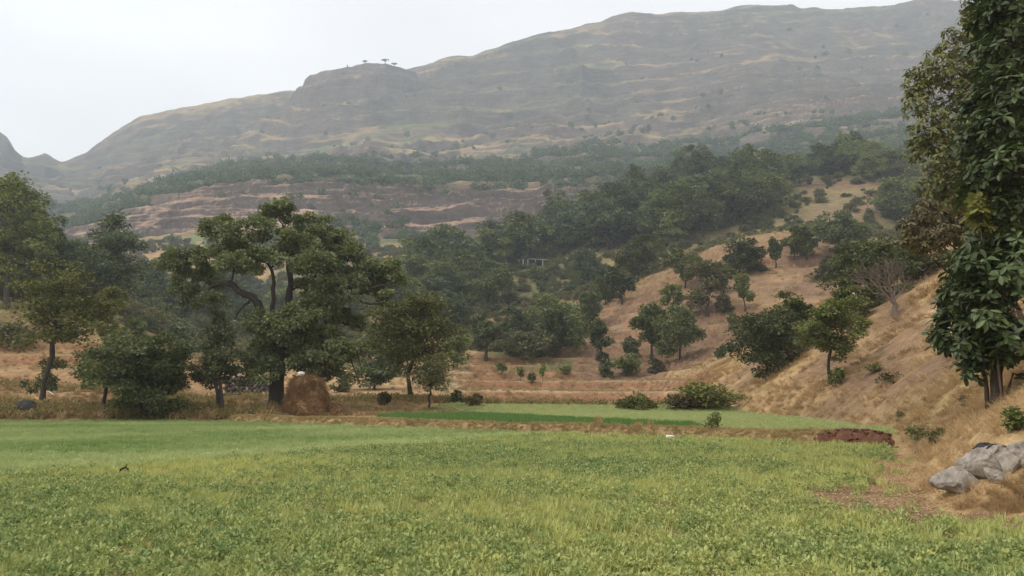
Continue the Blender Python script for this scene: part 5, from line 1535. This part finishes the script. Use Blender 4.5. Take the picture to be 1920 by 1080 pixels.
# red soil mound at the right end of the bank
def soil_mound():
    rng = np.random.default_rng(9)
    a = at(1604, 838, 30.6); a[2] = 0
    n = 60
    X, Y = np.meshgrid(np.linspace(-1.75, 1.75, n), np.linspace(-0.9, 0.9, 34), indexing='ij')
    r = np.clip(1 - (np.abs(X) / 1.7) ** 2.6 - (np.abs(Y) / 0.85) ** 2.4, 0, 1)
    Z = 0.60 * r ** 0.55 * (1 + 0.25 * fbm(X / 0.5, Y / 0.5, 3, 141)) + 0.09 * fbm(X / 0.13, Y / 0.13, 3, 143) * (r > 0.02) - 0.06
    root = empty('soil_mound', a, math.atan2(BD[1], BD[0])); tag(root, 'heap of freshly dug red soil at the right end of the bank', 'soil heap')
    link('heap', mesh_np('heap', np.stack([X, Y, Z], -1).reshape(-1, 3), [grid_polys(n, 34)], [M_RED]), root)
    geo = Geo()
    for _ in range(150):
        x, y = rng.uniform(-1.7, 1.7), rng.uniform(-0.95, 0.9)
        k = max(0, 1 - (abs(x) / 1.7) ** 2.6 - (abs(y) / 0.85) ** 2.4)
        me = rock_mesh('x', np.array([1, 1, 0.8]) * rng.uniform(0.03, 0.10), int(rng.integers(999)), M_RED, 1, facet=0.6)
        v = np.array([q.co[:] for q in me.vertices]); f = np.array([list(p.vertices) for p in me.polygons]); bpy.data.meshes.remove(me)
        geo.add(v + np.array([x, y, 0.58 * k ** 0.55]), f)
    c = link('clods', mesh_np('clods', geo.verts(), geo.polys(), [M_RED], smooth=False), root); c['kind'] = 'stuff'
soil_mound()

# weeds standing on the bank
def bank_at(px, n=0.1):
    s = (px - 960) / F
    t = (s * B0[1] - B0[0]) / (BD[0] - s * BD[1])
    return np.array([B0[0] + BD[0] * t + BN[0] * n, B0[1] + BD[1] * t + BN[1] * n, float(bank_top(np.array([t]))[0]) * 0.97])
def stalks(px, h, nst, label, seed, mat=None, n=0.1):
    p = bank_at(px, n)
    rng = np.random.default_rng(seed)
    me = blades(nst, h, 0.20, 0.45, rng, mat or M_STK, 'dry_stalks', 0.014)
    tag(link('dry_stalks', me, loc=p), label, 'weed')
M_STK = leaf_material('dry_stalk', (0.36, 0.20, 0.09), (0.56, 0.35, 0.17), 0.25)
stalks(1119, 0.55, 44, 'orange dry stalks standing on the bank, left of the others', 1)
stalks(1190, 0.30, 60, 'low dry tuft on the bank between the tall stalks', 2)
stalks(1214, 0.46, 30, 'thin dry stalks on the bank beside the green weed', 3)
build_tree('weed', bank_at(1328), 'green leafy weed growing on top of the bank', 'weed', 'mid', seed=77, h=0.72, w=0.6, base=0.15, n_leaf=420, leaf=0.085, n_blob=6, trunk_r=0.012, stems=3)
o = link('paper', rock_mesh('paper', (0.22, 0.14, 0.09), 88, M_WHITE, 2, rough=0.35), loc=(6.62, 33.6, 0.13))
tag(o, 'white crumpled scrap at the foot of the bank', 'scrap')

def dark_stump():
    p = at(232, 884, 19.6); p[2] = 0.02
    root = empty('stump', p); tag(root, 'small dark broken stump with a raised stick in the green field', 'stump')
    b = Geo(); rng = np.random.default_rng(4)
    for a0, a1, r0, r1 in (((-0.10, 0, 0.0), (-0.07, 0, 0.13), .02, .02), ((0.09, 0.02, 0.0), (0.08, 0, 0.15), .03, .03), ((-0.10, 0, 0.10), (0.06, 0, 0.16), .028, .022), ((-0.04, .02, 0.07), (0.07, 0, 0.09), .025, .02)):
        q, r = wiggle(np.array(a0), np.array(a1), r0, r1, rng, n=4, amp=.05); b.add(*tube(q, r, 6))
    link('body', mesh_np('body', b.verts(), b.polys(), [M_STUMP]), root)
    q, r = wiggle(np.array([0.02, 0, .15]), np.array([0.075, 0, .25]), .016, .010, rng, n=4)
    link('stick', mesh_np('stick', *[(lambda vf: vf[0])(tube(q, r, 6)), [tube(q, r, 6)[1]]], [M_STUMP]), root)
dark_stump()

# the shed half hidden under the wood, the pole on the ridge, the marker on the butte
def box(c, s):
    x, y, z = np.array(s) / 2
    v = np.array([(-x, -y, -z), (x, -y, -z), (x, y, -z), (-x, y, -z), (-x, -y, z), (x, -y, z), (x, y, z), (-x, y, z)]) + np.array(c)
    return v, np.array([(0, 3, 2, 1), (4, 5, 6, 7), (0, 1, 5, 4), (1, 2, 6, 5), (2, 3, 7, 6), (3, 0, 4, 7)])
def shed():
    p = hit(1008, 500)
    root = empty('shed', p, 0.08); tag(root, 'low shed with pale sheet roof half hidden under the dense wood', 'shed')
    def part(nm, mat, *bx):
        g = Geo()
        for b in bx: g.add(*box(*b))
        return link(nm, mesh_np(nm, g.verts(), g.polys(), [mat], smooth=False), root)
    part('wall', M_WALL, ((0, 1.5, 0.7), (11, 0.3, 2.6)))
    part('wall', M_WALL, ((3.2, 0, 0.6), (4.4, 2.6, 2.4)))
    o = part('roof', M_SHEET, ((-0.8, 0.2, 2.25), (4.6, 3.6, 0.12))); o.rotation_euler = (0.16, 0.05, 0)
    o = part('roof', M_SHEET, ((4.0, 0.2, 2.0), (4.4, 3.4, 0.1))); o.rotation_euler = (0.10, -0.02, 0)
    for x in (-5, -3.4, -0.9, 1.6): part('post', M_SHEET, ((x, -1.4, 0.9), (0.16, 0.16, 2.2)))
shed()
pp = ground_at(1290, 345, 320.0)
root = empty('utility_pole', pp); tag(root, 'thin bare utility pole standing on the ridge line', 'pole')
ztop = at(1290, 311, 320.0)[2] - pp[2]
link('post', mesh_np('post', *(lambda vf: (vf[0], [vf[1]]))(tube(np.array([[0, 0, -.5], [0, 0, ztop]]), np.array([.22, .16]), 8)), [M_WALL]), root)
link('crossarm', mesh_np('crossarm', *(lambda vf: (vf[0], [vf[1]]))(box((0, 0, ztop - .7), (1.8, .15, .18))), [M_WALL], smooth=False), root)
s_, t_s = st_of(651, 129); ysb = np.linspace(1150, 1420, 300); zzb = H(s_ * ysb, ysb); k = int(np.argmax((zzb - CAMZ) / ysb))
stick('marker_post', (float(s_) * ysb[k], ysb[k], zzb[k] - 1), (float(s_) * ysb[k], ysb[k], zzb[k] + 3.6), 0.9, 0.7, M_WALL, 'lone dark marker on the left shoulder of the butte', 'marker', 6)

# ------------------------------------------------------------------ the hazy air
def haze_box():
    x, y0, y1, z0, z1 = 2800.0, -120.0, 1960.0, -3.0, 800.0
    v = np.array([(-x, y0, z0), (x, y0, z0), (x, y1, z0), (-x, y1, z0), (-x, y0, z1), (x, y0, z1), (x, y1, z1), (-x, y1, z1)])
    f = np.array([(0, 3, 2, 1), (4, 5, 6, 7), (0, 1, 5, 4), (1, 2, 6, 5), (2, 3, 7, 6), (3, 0, 4, 7)])
    m, nd, lk = mat_base('hazy_air')
    out = nd.new('ShaderNodeOutputMaterial'); vp = nd.new('ShaderNodeVolumePrincipled')
    vp.inputs['Color'].default_value = (0.79, 0.89, 1.0, 1)
    vp.inputs['Density'].default_value = 0.00035
    vp.inputs['Anisotropy'].default_value = 0.2
    lk.new(vp.outputs[0], out.inputs['Volume'])
    o = link('haze', mesh_np('haze', v, [f], [m], smooth=False))
    tag(o, 'pale blue haze filling the whole valley', 'haze', kind='stuff')
    return o
haze_box()
